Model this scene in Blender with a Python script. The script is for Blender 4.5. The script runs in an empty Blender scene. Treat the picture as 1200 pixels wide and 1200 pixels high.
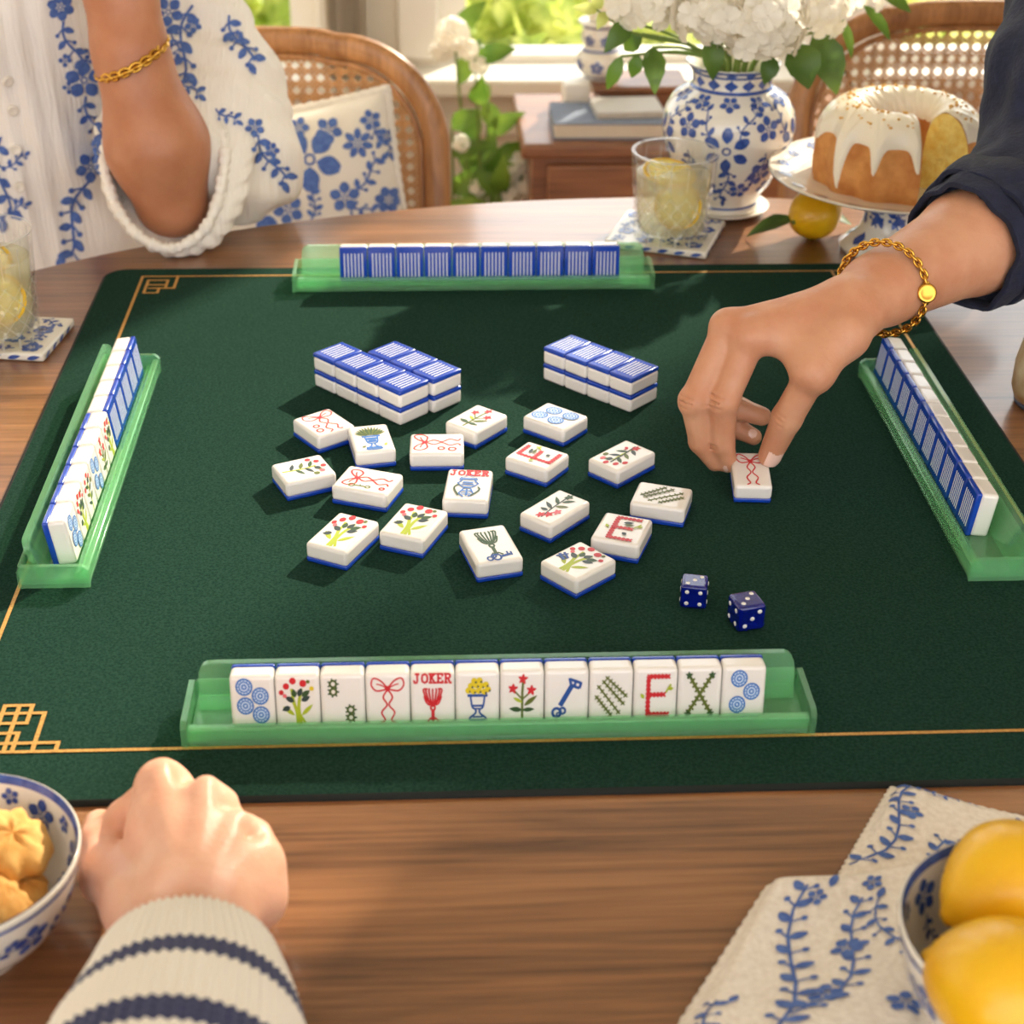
import bpy, bmesh, math, random
import numpy as np
from mathutils import Vector, Matrix
from mathutils.bvhtree import BVHTree

# ------------------------------------------------------------------ camera, world, sun, exposure
SC = bpy.context.scene
COL = SC.collection
TZ = 0.75                                   # table top height
FPX, PITCH, ROLL, YAW, CAMH = 1906.68, math.radians(30.0), 0.01115, 0.05258, 0.58726
CAM = np.array([0.0, 0.0, TZ + CAMH])
_fw = np.array([math.sin(YAW) * math.cos(PITCH), math.cos(YAW) * math.cos(PITCH), -math.sin(PITCH)])
_r0 = np.array([math.cos(YAW), -math.sin(YAW), 0.0])
_u0 = np.cross(_r0, _fw)
_rt = math.cos(ROLL) * _r0 + math.sin(ROLL) * _u0
_up = -math.sin(ROLL) * _r0 + math.cos(ROLL) * _u0
cd = bpy.data.cameras.new('camera')
cam = bpy.data.objects.new('camera', cd)
COL.objects.link(cam)
M = Matrix.Identity(4)
for i in range(3):
    M[i][0], M[i][1], M[i][2], M[i][3] = _rt[i], _up[i], -_fw[i], CAM[i]
cam.matrix_world = M
cd.sensor_width = 36.0
cd.lens = 36.0 * FPX / 1200.0
cd.clip_start = 0.02
cd.dof.use_dof = True
cd.dof.focus_distance = 1.12
cd.dof.aperture_fstop = 9.0
SC.camera = cam

w = bpy.data.worlds.new('world')
SC.world = w
w.use_nodes = True
bg = w.node_tree.nodes['Background']
bg.inputs['Color'].default_value = (0.985, 0.985, 1.0, 1)
bg.inputs['Strength'].default_value = 3.3

SUN_AZ, SUN_EL = math.radians(35), math.radians(31)     # towards the sun: right of straight back
SUN_DIR = Vector((math.sin(SUN_AZ) * math.cos(SUN_EL), math.cos(SUN_AZ) * math.cos(SUN_EL), math.sin(SUN_EL)))
sd = bpy.data.lights.new('sun', 'SUN')
sd.energy = 10.5
sd.angle = math.radians(1.2)
sd.color = (1.0, 0.88, 0.71)
so = bpy.data.objects.new('sun', sd)
COL.objects.link(so)
so.rotation_euler = SUN_DIR.to_track_quat('Z', 'Y').to_euler()
so.location = (3, 6, 5)

SC.view_settings.view_transform = 'Standard'
SC.view_settings.look = 'None'
SC.view_settings.exposure = -0.16
SC.view_settings.gamma = 1.0
SC.view_settings.use_curve_mapping = False
SC.cycles.max_bounces = 10
SC.cycles.transparent_max_bounces = 16
SC.cycles.sample_clamp_indirect = 6.0
SC.cycles.caustics_reflective = False

# ------------------------------------------------------------------ pixel helpers (a pixel gives a direction, the surface gives the distance)
def ray(px, py):
    x, y = (px - 600) / FPX, -(py - 600) / FPX
    return _fw + x * _rt + y * _up
def P(px, py, z=TZ):                        # point of the pixel's ray on the horizontal plane z
    d = ray(px, py)
    return CAM + d * ((z - CAM[2]) / d[2])
def PD(px, py, yd):                         # point of the pixel's ray on the vertical plane y = yd
    d = ray(px, py)
    return CAM + d * (yd / d[1])
def PXS(p):                                 # pixels per metre at a point
    return FPX / float(np.dot(np.asarray(p) - CAM, _fw))
def PROJ(p):
    v = np.asarray(p, float) - CAM
    z = v @ _fw
    return 600 + FPX * (v @ _rt) / z, 600 - FPX * (v @ _up) / z

rng = np.random.default_rng(7)
random.seed(7)
def smooth01(t):
    t = np.clip(t, 0, 1)
    return t * t * (3 - 2 * t)
# ------------------------------------------------------------------ materials
MATS = {}
def lin(c):
    return tuple(((v / 255.0) / 12.92 if v / 255.0 <= 0.04045 else ((v / 255.0 + 0.055) / 1.055) ** 2.4) for v in c)
def mat(name, rgb, rough=0.5, spec=0.5, metal=0.0, coat=0.0, trans=0.0, ior=1.45, sss=0.0, sss_r=(1, .4, .2), sss_s=0.004,
        sheen=0.0, var=0.0, vscale=30.0, bump=0.0, bscale=200.0, bdist=0.001, stretch=(1, 1, 1), alpha=1.0, rgb2=None):
    if name in MATS:
        return MATS[name]
    m = bpy.data.materials.new(name)
    m.use_nodes = True
    nt = m.node_tree
    b = nt.nodes['Principled BSDF']
    c = lin(rgb) + (1,)
    b.inputs['Base Color'].default_value = c
    b.inputs['Roughness'].default_value = rough
    b.inputs['Specular IOR Level'].default_value = spec
    b.inputs['Metallic'].default_value = metal
    b.inputs['Coat Weight'].default_value = coat
    b.inputs['Coat Roughness'].default_value = 0.06
    b.inputs['Transmission Weight'].default_value = trans
    b.inputs['IOR'].default_value = ior
    b.inputs['Subsurface Weight'].default_value = sss
    b.inputs['Subsurface Radius'].default_value = sss_r
    b.inputs['Subsurface Scale'].default_value = sss_s
    b.inputs['Sheen Weight'].default_value = sheen
    tc = nt.nodes.new('ShaderNodeTexCoord')
    mp = nt.nodes.new('ShaderNodeMapping')
    mp.inputs['Scale'].default_value = stretch
    nt.links.new(tc.outputs['Object'], mp.inputs['Vector'])
    if var > 0 or rgb2:
        n = nt.nodes.new('ShaderNodeTexNoise')
        n.inputs['Scale'].default_value = vscale
        n.inputs['Detail'].default_value = 5
        nt.links.new(mp.outputs['Vector'], n.inputs['Vector'])
        r = nt.nodes.new('ShaderNodeValToRGB')
        c2 = (lin(rgb2) if rgb2 else tuple(v * (1 - var) for v in c[:3])) + (1,)
        r.color_ramp.elements[0].position, r.color_ramp.elements[1].position = 0.35, 0.65
        r.color_ramp.elements[0].color, r.color_ramp.elements[1].color = c2, c
        nt.links.new(n.outputs['Fac'], r.inputs['Fac'])
        nt.links.new(r.outputs['Color'], b.inputs['Base Color'])
    if bump > 0:
        n = nt.nodes.new('ShaderNodeTexNoise')
        n.inputs['Scale'].default_value = bscale
        n.inputs['Detail'].default_value = 4
        nt.links.new(mp.outputs['Vector'], n.inputs['Vector'])
        bp = nt.nodes.new('ShaderNodeBump')
        bp.inputs['Strength'].default_value = bump
        bp.inputs['Distance'].default_value = bdist
        nt.links.new(n.outputs['Fac'], bp.inputs['Height'])
        nt.links.new(bp.outputs['Normal'], b.inputs['Normal'])
    MATS[name] = m
    return m

def wood(name, dark, light, rough=0.3, coat=0.3, axis='X', scale=1.0):
    m = bpy.data.materials.new(name)
    m.use_nodes = True
    nt = m.node_tree
    b = nt.nodes['Principled BSDF']
    tc = nt.nodes.new('ShaderNodeTexCoord')
    mp = nt.nodes.new('ShaderNodeMapping')
    s = {'X': (1.2, 16, 16), 'Y': (16, 1.2, 16), 'Z': (16, 16, 1.2)}[axis]
    mp.inputs['Scale'].default_value = tuple(v * scale for v in s)
    nt.links.new(tc.outputs['Object'], mp.inputs['Vector'])
    n1 = nt.nodes.new('ShaderNodeTexNoise')
    n1.inputs['Scale'].default_value = 1.6
    n1.inputs['Detail'].default_value = 8
    n1.inputs['Roughness'].default_value = 0.65
    n1.inputs['Distortion'].default_value = 0.6
    nt.links.new(mp.outputs['Vector'], n1.inputs['Vector'])
    mp2 = nt.nodes.new('ShaderNodeMapping')
    mp2.inputs['Scale'].default_value = tuple(v * scale * 9 if v > 2 else v * scale * 4 for v in s)
    nt.links.new(tc.outputs['Object'], mp2.inputs['Vector'])
    n2 = nt.nodes.new('ShaderNodeTexNoise')
    n2.inputs['Scale'].default_value = 1.5
    n2.inputs['Detail'].default_value = 3
    nt.links.new(mp2.outputs['Vector'], n2.inputs['Vector'])
    mx = nt.nodes.new('ShaderNodeMath')
    mx.operation = 'MULTIPLY_ADD'
    mx.inputs[1].default_value = 0.45
    nt.links.new(n2.outputs['Fac'], mx.inputs[0])
    sc = nt.nodes.new('ShaderNodeMath')
    sc.operation = 'MULTIPLY'
    sc.inputs[1].default_value = 0.72
    nt.links.new(n1.outputs['Fac'], sc.inputs[0])
    nt.links.new(sc.outputs[0], mx.inputs[2])
    r = nt.nodes.new('ShaderNodeValToRGB')
    r.color_ramp.elements[0].position, r.color_ramp.elements[1].position = 0.42, 0.74
    r.color_ramp.elements[0].color, r.color_ramp.elements[1].color = lin(dark) + (1,), lin(light) + (1,)
    nt.links.new(mx.outputs[0], r.inputs['Fac'])
    nt.links.new(r.outputs['Color'], b.inputs['Base Color'])
    b.inputs['Roughness'].default_value = rough
    b.inputs['Coat Weight'].default_value = coat
    b.inputs['Coat Roughness'].default_value = 0.12
    bp = nt.nodes.new('ShaderNodeBump')
    bp.inputs['Strength'].default_value = 0.12
    bp.inputs['Distance'].default_value = 0.0008
    nt.links.new(mx.outputs[0], bp.inputs['Height'])
    nt.links.new(bp.outputs['Normal'], b.inputs['Normal'])
    return m

def acrylic(name, tint, body, k_body=0.3, ior=1.45, k_trl=0.5, rough=0.05):
    m = bpy.data.materials.new(name)
    m.use_nodes = True
    nt = m.node_tree
    nt.nodes.remove(nt.nodes['Principled BSDF'])
    out = nt.nodes['Material Output']
    t = nt.nodes.new('ShaderNodeBsdfTransparent')
    t.inputs['Color'].default_value = tint + (1,)
    d = nt.nodes.new('ShaderNodeBsdfDiffuse')
    d.inputs['Color'].default_value = body + (1,)
    tl = nt.nodes.new('ShaderNodeBsdfTranslucent')
    tl.inputs['Color'].default_value = body + (1,)
    a = nt.nodes.new('ShaderNodeMixShader')
    a.inputs[0].default_value = k_trl
    nt.links.new(d.outputs[0], a.inputs[1])
    nt.links.new(tl.outputs[0], a.inputs[2])
    mx = nt.nodes.new('ShaderNodeMixShader')
    mx.inputs[0].default_value = k_body
    nt.links.new(t.outputs[0], mx.inputs[1])
    nt.links.new(a.outputs[0], mx.inputs[2])
    g = nt.nodes.new('ShaderNodeBsdfGlossy')
    g.inputs['Roughness'].default_value = rough
    fr = nt.nodes.new('ShaderNodeFresnel')
    fr.inputs['IOR'].default_value = ior
    m2 = nt.nodes.new('ShaderNodeMixShader')
    gm = nt.nodes.new('ShaderNodeNewGeometry')
    inv = nt.nodes.new('ShaderNodeMath')
    inv.operation = 'SUBTRACT'
    inv.inputs[0].default_value = 1.0
    nt.links.new(gm.outputs['Backfacing'], inv.inputs[1])
    ml = nt.nodes.new('ShaderNodeMath')
    ml.operation = 'MULTIPLY'
    nt.links.new(fr.outputs[0], ml.inputs[0])
    nt.links.new(inv.outputs[0], ml.inputs[1])
    nt.links.new(ml.outputs[0], m2.inputs[0])
    nt.links.new(mx.outputs[0], m2.inputs[1])
    nt.links.new(g.outputs[0], m2.inputs[2])
    nt.links.new(m2.outputs[0], out.inputs['Surface'])
    return m

def leafmat(name, rgb, rgb2, trl=0.5):
    m = bpy.data.materials.new(name)
    m.use_nodes = True
    nt = m.node_tree
    b = nt.nodes['Principled BSDF']
    out = nt.nodes['Material Output']
    tc = nt.nodes.new('ShaderNodeTexCoord')
    n = nt.nodes.new('ShaderNodeTexNoise')
    n.inputs['Scale'].default_value = 14
    nt.links.new(tc.outputs['Object'], n.inputs['Vector'])
    r = nt.nodes.new('ShaderNodeValToRGB')
    r.color_ramp.elements[0].position, r.color_ramp.elements[1].position = 0.35, 0.65
    r.color_ramp.elements[0].color, r.color_ramp.elements[1].color = lin(rgb) + (1,), lin(rgb2) + (1,)
    nt.links.new(n.outputs['Fac'], r.inputs['Fac'])
    nt.links.new(r.outputs['Color'], b.inputs['Base Color'])
    b.inputs['Roughness'].default_value = 0.45
    tl = nt.nodes.new('ShaderNodeBsdfTranslucent')
    nt.links.new(r.outputs['Color'], tl.inputs['Color'])
    mx = nt.nodes.new('ShaderNodeMixShader')
    mx.inputs[0].default_value = trl
    nt.links.new(b.outputs[0], mx.inputs[1])
    nt.links.new(tl.outputs[0], mx.inputs[2])
    nt.links.new(mx.outputs[0], out.inputs['Surface'])
    return m

# ------------------------------------------------------------------ object helpers
def thing(name, label, cat, loc=(0, 0, 0), rot=None, group=None):
    o = bpy.data.objects.new(name, None)
    o.empty_display_size = 0.02
    COL.objects.link(o)
    o.location = loc
    if rot is not None:
        o.rotation_euler = rot
    tag(o, label, cat, group)
    return o
def tag(o, label, cat, group=None, kind=None):
    o['label'] = label
    o['category'] = cat
    if group:
        o['group'] = group
    if kind:
        o['kind'] = kind
    return o
def struct(o):
    o['kind'] = 'structure'
    return o
def base_of(o):
    v = Vector((0, 0, 0))
    while o is not None:
        v += o.location
        o = o.parent
    return v
def obj(name, V, F, m, parent=None, smooth=True, mi=None, local=False, flat=False):
    V = np.asarray(V, float).reshape(-1, 3)
    if parent is not None and not local:
        V = V - np.array(base_of(parent))
    me = bpy.data.meshes.new(name)
    me.from_pydata(V.tolist() if len(V) < 200 else V, [], F if not isinstance(F, np.ndarray) else F.tolist())
    ms = m if isinstance(m, (list, tuple)) else [m]
    for x in ms:
        me.materials.append(x)
    if mi is not None:
        me.polygons.foreach_set('material_index', np.asarray(mi, np.int32))
    if smooth:
        me.polygons.foreach_set('use_smooth', np.ones(len(me.polygons), bool))
    me.update()
    o = bpy.data.objects.new(name, me)
    COL.objects.link(o)
    if parent is not None:
        o.parent = parent
    return o
def sharp(o, deg=35):
    # shade smooth by angle, without operators
    me = o.data
    bm = bmesh.new()
    bm.from_mesh(me)
    a = math.radians(deg)
    for e in bm.edges:
        e.smooth = not (len(e.link_faces) == 2 and e.calc_face_angle(0) > a)
    bm.to_mesh(me)
    bm.free()
    return o
def flat_sides(o):
    # the flat sides of a bevelled box stay flat, only its rounded edges shade smoothly
    for p in o.data.polygons:
        if max(abs(p.normal.x), abs(p.normal.y), abs(p.normal.z)) > 0.9999:
            p.use_smooth = False
    return o
def copy_tree(o, parent=None):
    c = o.copy()
    COL.objects.link(c)
    c.parent = parent
    for ch in o.children:
        copy_tree(ch, c)
    return c

class MB:
    def __init__(s):
        s.V, s.F, s.MI, s.n, s.rb = [], [], [], 0, False
    def add(s, V, F, mi=0):
        V = np.asarray(V, float).reshape(-1, 3)
        s.V.append(V)
        k = s.n
        s.F += [tuple(int(i) + k for i in f) for f in F]
        s.MI += [mi] * len(F)
        s.n += len(V)
        return s
    def build(s, name, m, parent=None, smooth=True, local=False):
        o = obj(name, np.vstack(s.V), s.F, m, parent, smooth, s.MI, local)
        if s.rb and smooth:
            flat_sides(o)
        return o
    # shapes
    def box(s, c, size, mi=0, R=None):
        h = np.array(size) / 2
        v = np.array([[x, y, z] for x in (-1, 1) for y in (-1, 1) for z in (-1, 1)]) * h
        if R is not None:
            v = v @ np.asarray(R).T
        return s.add(v + np.asarray(c), [(0, 1, 3, 2), (4, 6, 7, 5), (0, 4, 5, 1), (2, 3, 7, 6), (0, 2, 6, 4), (1, 5, 7, 3)], mi)
    def rbox(s, c, size, r, seg=2, mi=0, R=None):
        s.rb = True
        v, f = rbox(size, r, seg)
        if R is not None:
            v = v @ np.asarray(R).T
        return s.add(v + np.asarray(c), f, mi)
    def tube(s, path, rad, n=8, mi=0, closed=False, cap=True, up=None, flat=1.0):
        v, f = tube(path, rad, n, closed, cap, up, flat)
        return s.add(v, f, mi)
    def lathe(s, prof, n=48, c=(0, 0, 0), mi=0, mod=None):
        v, f = lathe(prof, n, mod)
        return s.add(v + np.asarray(c), f, mi)

_rb = {}
def rbox(size, r, seg=2):
    key = (tuple(round(float(x), 5) for x in size), round(r, 5), seg)
    if key not in _rb:
        bm = bmesh.new()
        bmesh.ops.create_cube(bm, size=1.0)
        for v in bm.verts:
            v.co = Vector((v.co.x * size[0], v.co.y * size[1], v.co.z * size[2]))
        bmesh.ops.bevel(bm, geom=list(bm.edges), offset=r, segments=seg, profile=0.5, affect='EDGES')
        bm.verts.index_update()
        _rb[key] = (np.array([v.co[:] for v in bm.verts]), [tuple(v.index for v in f.verts) for f in bm.faces])
        bm.free()
    return _rb[key]

def frames(path, closed=False, up=None):
    p = np.asarray(path, float)
    if closed:
        t = np.roll(p, -1, 0) - np.roll(p, 1, 0)
    else:
        t = np.gradient(p, axis=0)
    t /= np.linalg.norm(t, axis=1)[:, None] + 1e-12
    a = np.array(up, float) if up is not None else (np.array([0, 0, 1.0]) if abs(t[0][2]) < .9 else np.array([1.0, 0, 0]))
    N, B = [], []
    for ti in t:
        n = a - ti * (a @ ti)
        if np.linalg.norm(n) < 1e-6:
            n = np.array([1.0, 0, 0]) - ti * ti[0]
        n /= np.linalg.norm(n)
        N.append(n)
        B.append(np.cross(ti, n))
        if up is None:
            a = n
    return p, t, np.array(N), np.array(B)
def tube(path, rad, n=8, closed=False, cap=True, up=None, flat=1.0):
    p, t, N, B = frames(path, closed, up)
    k = len(p)
    rad = np.broadcast_to(np.asarray(rad, float), (k,))
    th = np.linspace(0, 2 * np.pi, n, endpoint=False)
    V = p[:, None, :] + rad[:, None, None] * (np.cos(th)[None, :, None] * B[:, None, :] + flat * np.sin(th)[None, :, None] * N[:, None, :])
    F = []
    for i in range(k if closed else k - 1):
        j = (i + 1) % k
        for q in range(n):
            r = (q + 1) % n
            F.append((i * n + q, i * n + r, j * n + r, j * n + q))
    V = V.reshape(-1, 3)
    if cap and not closed:
        F.append(tuple(range(n - 1, -1, -1)))
        F.append(tuple((k - 1) * n + q for q in range(n)))
    return V, F
def lathe(prof, n=48, mod=None):
    prof = np.asarray(prof, float)
    th = np.linspace(0, 2 * np.pi, n, endpoint=False)
    k = len(prof)
    R = np.repeat(prof[:, 0][:, None], n, 1)
    Z = np.repeat(prof[:, 1][:, None], n, 1)
    if mod is not None:
        R, Z = mod(R, Z, th[None, :])
    V = np.stack([R * np.cos(th), R * np.sin(th), Z], -1).reshape(-1, 3)
    F = []
    for i in range(k - 1):
        for q in range(n):
            r = (q + 1) % n
            F.append((i * n + q, i * n + r, (i + 1) * n + r, (i + 1) * n + q))
    return V, F
def spline(pts, n=40, closed=False):
    # Catmull-Rom through the points
    p = np.asarray(pts, float)
    k = len(p)
    segs = k if closed else k - 1
    out = []
    ts = np.linspace(0, segs, n, endpoint=not closed)
    for t in ts:
        i = min(int(t), segs - 1)
        u = t - i
        g = (lambda j: p[j % k]) if closed else (lambda j: p[min(max(j, 0), k - 1)])
        a, b, c, d = g(i - 1), g(i), g(i + 1), g(i + 2)
        out.append(0.5 * (2 * b + (c - a) * u + (2 * a - 5 * b + 4 * c - d) * u * u + (3 * b - a - 3 * c + d) * u ** 3))
    return np.array(out)

# ------------------------------------------------------------------ signed distance sculpting
class SDF:
    def __init__(s, lo, hi, h):
        s.lo, s.h = np.array(lo, float), h
        s.n = np.ceil((np.array(hi) - s.lo) / h).astype(int) + 1
        s.D = np.full(tuple(s.n), 0.2, np.float32)
    def block(s, lo, hi):
        a = np.maximum(np.floor((np.array(lo) - s.lo) / s.h).astype(int), 0)
        b = np.minimum(np.ceil((np.array(hi) - s.lo) / s.h).astype(int) + 1, s.n)
        if np.any(b <= a):
            return None, None
        ax = [(s.lo[i] + s.h * np.arange(a[i], b[i])).astype(np.float32) for i in range(3)]
        X, Y, Z = np.meshgrid(*ax, indexing='ij')
        return tuple(slice(a[i], b[i]) for i in range(3)), (X, Y, Z)
    def put(s, sl, d, k, sub=False):
        D = s.D[sl]
        if sub:
            e = -d
            hh = np.clip(0.5 + 0.5 * (e - D) / max(k, 1e-6), 0, 1)
            s.D[sl] = D * (1 - hh) + e * hh + k * hh * (1 - hh)
        else:
            hh = np.clip(0.5 + 0.5 * (D - d) / max(k, 1e-6), 0, 1)
            s.D[sl] = D * (1 - hh) + d * hh - k * hh * (1 - hh)
    def cone(s, a, b, ra, rb, k=0.004, sub=False, sq=None):
        a, b = np.asarray(a, float), np.asarray(b, float)
        m = max(ra, rb) + k + 3 * s.h
        sl, g = s.block(np.minimum(a, b) - m, np.maximum(a, b) + m)
        if sl is None:
            return
        ab = b - a
        L2 = float(ab @ ab) + 1e-12
        dx, dy, dz = g[0] - a[0], g[1] - a[1], g[2] - a[2]
        t = np.clip((dx * ab[0] + dy * ab[1] + dz * ab[2]) / L2, 0, 1)
        ex, ey, ez = dx - t * ab[0], dy - t * ab[1], dz - t * ab[2]
        if sq is not None:                       # flatten across a direction: sq = (unit vector, factor)
            u, f = np.asarray(sq[0], float), sq[1]
            q = (ex * u[0] + ey * u[1] + ez * u[2]) * (f - 1)
            ex, ey, ez = ex + q * u[0], ey + q * u[1], ez + q * u[2]
        s.put(sl, np.sqrt(ex * ex + ey * ey + ez * ez) - (ra + (rb - ra) * t), k, sub)
    def chain(s, pts, rad, k=0.003, k0=None, sq=None):
        for i in range(len(pts) - 1):
            s.cone(pts[i], pts[i + 1], rad[i], rad[i + 1], k if (i or k0 is None) else k0, sq=sq)
    def ell(s, c, r, k=0.004, R=None, sub=False):
        c, r = np.asarray(c, float), np.asarray(r, float)
        m = r.max() + k + 3 * s.h
        sl, g = s.block(c - m, c + m)
        if sl is None:
            return
        p = np.stack([g[0] - c[0], g[1] - c[1], g[2] - c[2]], -1)
        if R is not None:
            p = p @ np.asarray(R, np.float32)        # columns of R are the axes
        q = np.sqrt(((p / r.astype(np.float32)) ** 2).sum(-1))
        q2 = np.sqrt(((p / (r * r).astype(np.float32)) ** 2).sum(-1)) + 1e-9
        s.put(sl, q * (q - 1) / q2, k, sub)
    def merge(s, other, k):
        s.put((slice(None),) * 3, other.D, k)
    def mesh(s, smooth=1):
        D, h, lo = s.D, s.h, s.lo
        nx, ny, nz = D.shape
        S = D < 0
        cnt = np.zeros((nx - 1, ny - 1, nz - 1), np.int8)
        cs = [(i, j, k) for i in (0, 1) for j in (0, 1) for k in (0, 1)]
        for i, j, k in cs:
            cnt += S[i:nx - 1 + i, j:ny - 1 + j, k:nz - 1 + k]
        act = (cnt > 0) & (cnt < 8)
        A = np.argwhere(act)
        idx = np.full(act.shape, -1, np.int64)
        idx[act] = np.arange(len(A))
        Pp, W = np.zeros((len(A), 3)), np.zeros(len(A))
        for a in cs:
            for ax in range(3):
                if a[ax]:
                    continue
                b = list(a)
                b[ax] = 1
                da = D[A[:, 0] + a[0], A[:, 1] + a[1], A[:, 2] + a[2]]
                db = D[A[:, 0] + b[0], A[:, 1] + b[1], A[:, 2] + b[2]]
                m = (da < 0) != (db < 0)
                t = da[m] / (da[m] - db[m])
                q = np.tile(np.array(a, float), (m.sum(), 1))
                q[:, ax] += t
                Pp[m] += q
                W[m] += 1
        V = lo + h * (A + Pp / W[:, None])
        F = []
        for ax in range(3):
            sh = [slice(1, -1)] * 3
            sh[ax] = slice(0, -1)
            s0 = S[tuple(slice(1, -1) if i != ax else slice(0, -1) for i in range(3))]
            s1 = S[tuple(slice(1, -1) if i != ax else slice(1, None) for i in range(3))]
            E = np.argwhere(s0 != s1)
            if not len(E):
                continue
            fl = s0[E[:, 0], E[:, 1], E[:, 2]]
            E = E + np.array([1 if i != ax else 0 for i in range(3)])
            u, v = (ax + 1) % 3, (ax + 2) % 3
            q = []
            for du, dv in ((-1, -1), (0, -1), (0, 0), (-1, 0)):
                c = E.copy()
                c[:, u] += du
                c[:, v] += dv
                q.append(idx[c[:, 0], c[:, 1], c[:, 2]])
            q = np.stack(q, 1)
            q[~fl] = q[~fl][:, ::-1]
            F.append(q)
        F = np.vstack(F)
        for _ in range(smooth):
            acc, n = np.zeros_like(V), np.zeros(len(V))
            for i in range(4):
                a, b = F[:, i], F[:, (i + 1) % 4]
                np.add.at(acc, a, V[b])
                np.add.at(acc, b, V[a])
                np.add.at(n, a, 1)
                np.add.at(n, b, 1)
            V = 0.5 * V + 0.5 * acc / np.maximum(n, 1)[:, None]
        return V, F

# ------------------------------------------------------------------ flat print: strokes and shapes in 2-D, laid on a surface
STW = 1.0
def stroke2(pts, wd, taper=False, n=None):
    wd = wd * STW
    p = np.asarray(pts, float)
    if n:
        p = spline(p, n)
    t = np.gradient(p, axis=0)
    t /= np.linalg.norm(t, axis=1)[:, None] + 1e-9
    nn = np.stack([-t[:, 1], t[:, 0]], 1)
    ww = np.full(len(p), wd / 2)
    if taper:
        ww *= np.sin(np.linspace(0.25, np.pi - 0.25, len(p)))
    V = np.vstack([p + nn * ww[:, None], p - nn * ww[:, None]])
    k = len(p)
    return V, [(i + k, i + k + 1, i + 1, i) for i in range(k - 1)]
def fan2(c, pts, rings=2):
    p = np.asarray(pts, float)
    c = np.asarray(c, float)
    k = len(p)
    V = [c[None]]
    for r in range(1, rings + 1):
        V.append(c + (p - c) * r / rings)
    F = [(0, 1 + i, 1 + (i + 1) % k) for i in range(k)]
    for r in range(rings - 1):
        o = 1 + r * k
        F += [(o + i, o + k + i, o + k + (i + 1) % k, o + (i + 1) % k) for i in range(k)]
    return np.vstack(V), F
def disc2(c, r, n=12, ry=None):
    th = np.linspace(0, 2 * np.pi, n, endpoint=False)
    return fan2(c, np.stack([c[0] + r * np.cos(th), c[1] + (ry or r) * np.sin(th)], 1), 1)
def ring2(c, r, wd, n=20):
    th = np.linspace(0, 2 * np.pi, n + 1)
    return stroke2(np.stack([c[0] + r * np.cos(th), c[1] + r * np.sin(th)], 1), wd)
def leaf2(a, b, wd, notch=0.0):
    a, b = np.asarray(a, float), np.asarray(b, float)
    d = b - a
    nn = np.array([-d[1], d[0]]) / (np.linalg.norm(d) + 1e-9)
    t = np.linspace(0, 1, 8)
    sgn = np.sin(np.pi * t ** 0.85) * wd / 2
    up = a + d * t[:, None] + nn * sgn[:, None]
    dn = a + d * t[1:-1][::-1][:, None] - nn * sgn[1:-1][::-1][:, None]
    pts = np.vstack([up, dn])
    if notch:
        pts[7] -= d * notch
    return fan2((a + b) / 2, pts, 2)
def blossom(c, r, n=5, rot=0.0, wd=0.62, hole=0.2):
    out = []
    c = np.asarray(c, float)
    for i in range(n):
        a = rot + 2 * np.pi * i / n
        d = np.array([np.cos(a), np.sin(a)])
        out.append(leaf2(c + d * r * hole, c + d * r, r * wd, 0.14))
    out.append(ring2(c, r * 0.14, r * 0.07, 10))
    return out
def sprig(a, b, k=4, leaf=0.25, wd=0.035, curl=0.1, bud=True):
    a, b = np.asarray(a, float), np.asarray(b, float)
    d = b - a
    L = np.linalg.norm(d)
    nn = np.array([-d[1], d[0]]) / L
    u = d / L
    p = [a + d * t + nn * L * curl * math.sin(math.pi * t * 1.6) for t in np.linspace(0, 1, 9)]
    out = [stroke2(p, wd * L)]
    for i in range(k):
        t = (i + 0.6) / k
        q = a + d * t + nn * L * curl * math.sin(math.pi * t * 1.6)
        s = 1 if i % 2 else -1
        e = q + (u * 0.55 + nn * s * 0.8) * leaf * L
        out.append(leaf2(q, e, leaf * L * 0.5, 0.1))
        if bud:
            e2 = q + (u * 0.5 - nn * s * 0.75) * leaf * L * 0.75
            out.append(stroke2([q, e2], wd * L * 0.7))
            out.append(disc2(e2, leaf * L * 0.17, 8))
    out.append(leaf2(b, b + u * leaf * L, leaf * L * 0.5, 0.1))
    return out
def lay(name, shapes, fn, m, parent, off=0.0004, local=False, mi=None):
    """lay 2-D shapes on a surface: fn(uv) -> points, normals"""
    mb = MB()
    for i, (V, F) in enumerate(shapes):
        Pn, Nn = fn(np.asarray(V, float))
        ok = ~np.isnan(Pn[:, 0])
        if not ok.all():
            if ok.sum() < 3:
                continue
            F = [f for f in F if all(ok[j] for j in f)]
            Pn = np.where(ok[:, None], Pn, 0)
            Nn = np.where(ok[:, None], Nn, 0)
            if not F:
                continue
            used = sorted({j for f in F for j in f})
            re = {j: q for q, j in enumerate(used)}
            Pn, Nn = Pn[used], Nn[used]
            F = [tuple(re[j] for j in f) for f in F]
        mb.add(Pn + Nn * (off + 0.000012 * (i % 24)), F, mi[i] if mi is not None else 0)
    if not mb.V:
        return None
    o = mb.build(name, m, parent, True, local)
    if len(shapes) > 30:
        o['kind'] = 'stuff'
    return o
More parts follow.
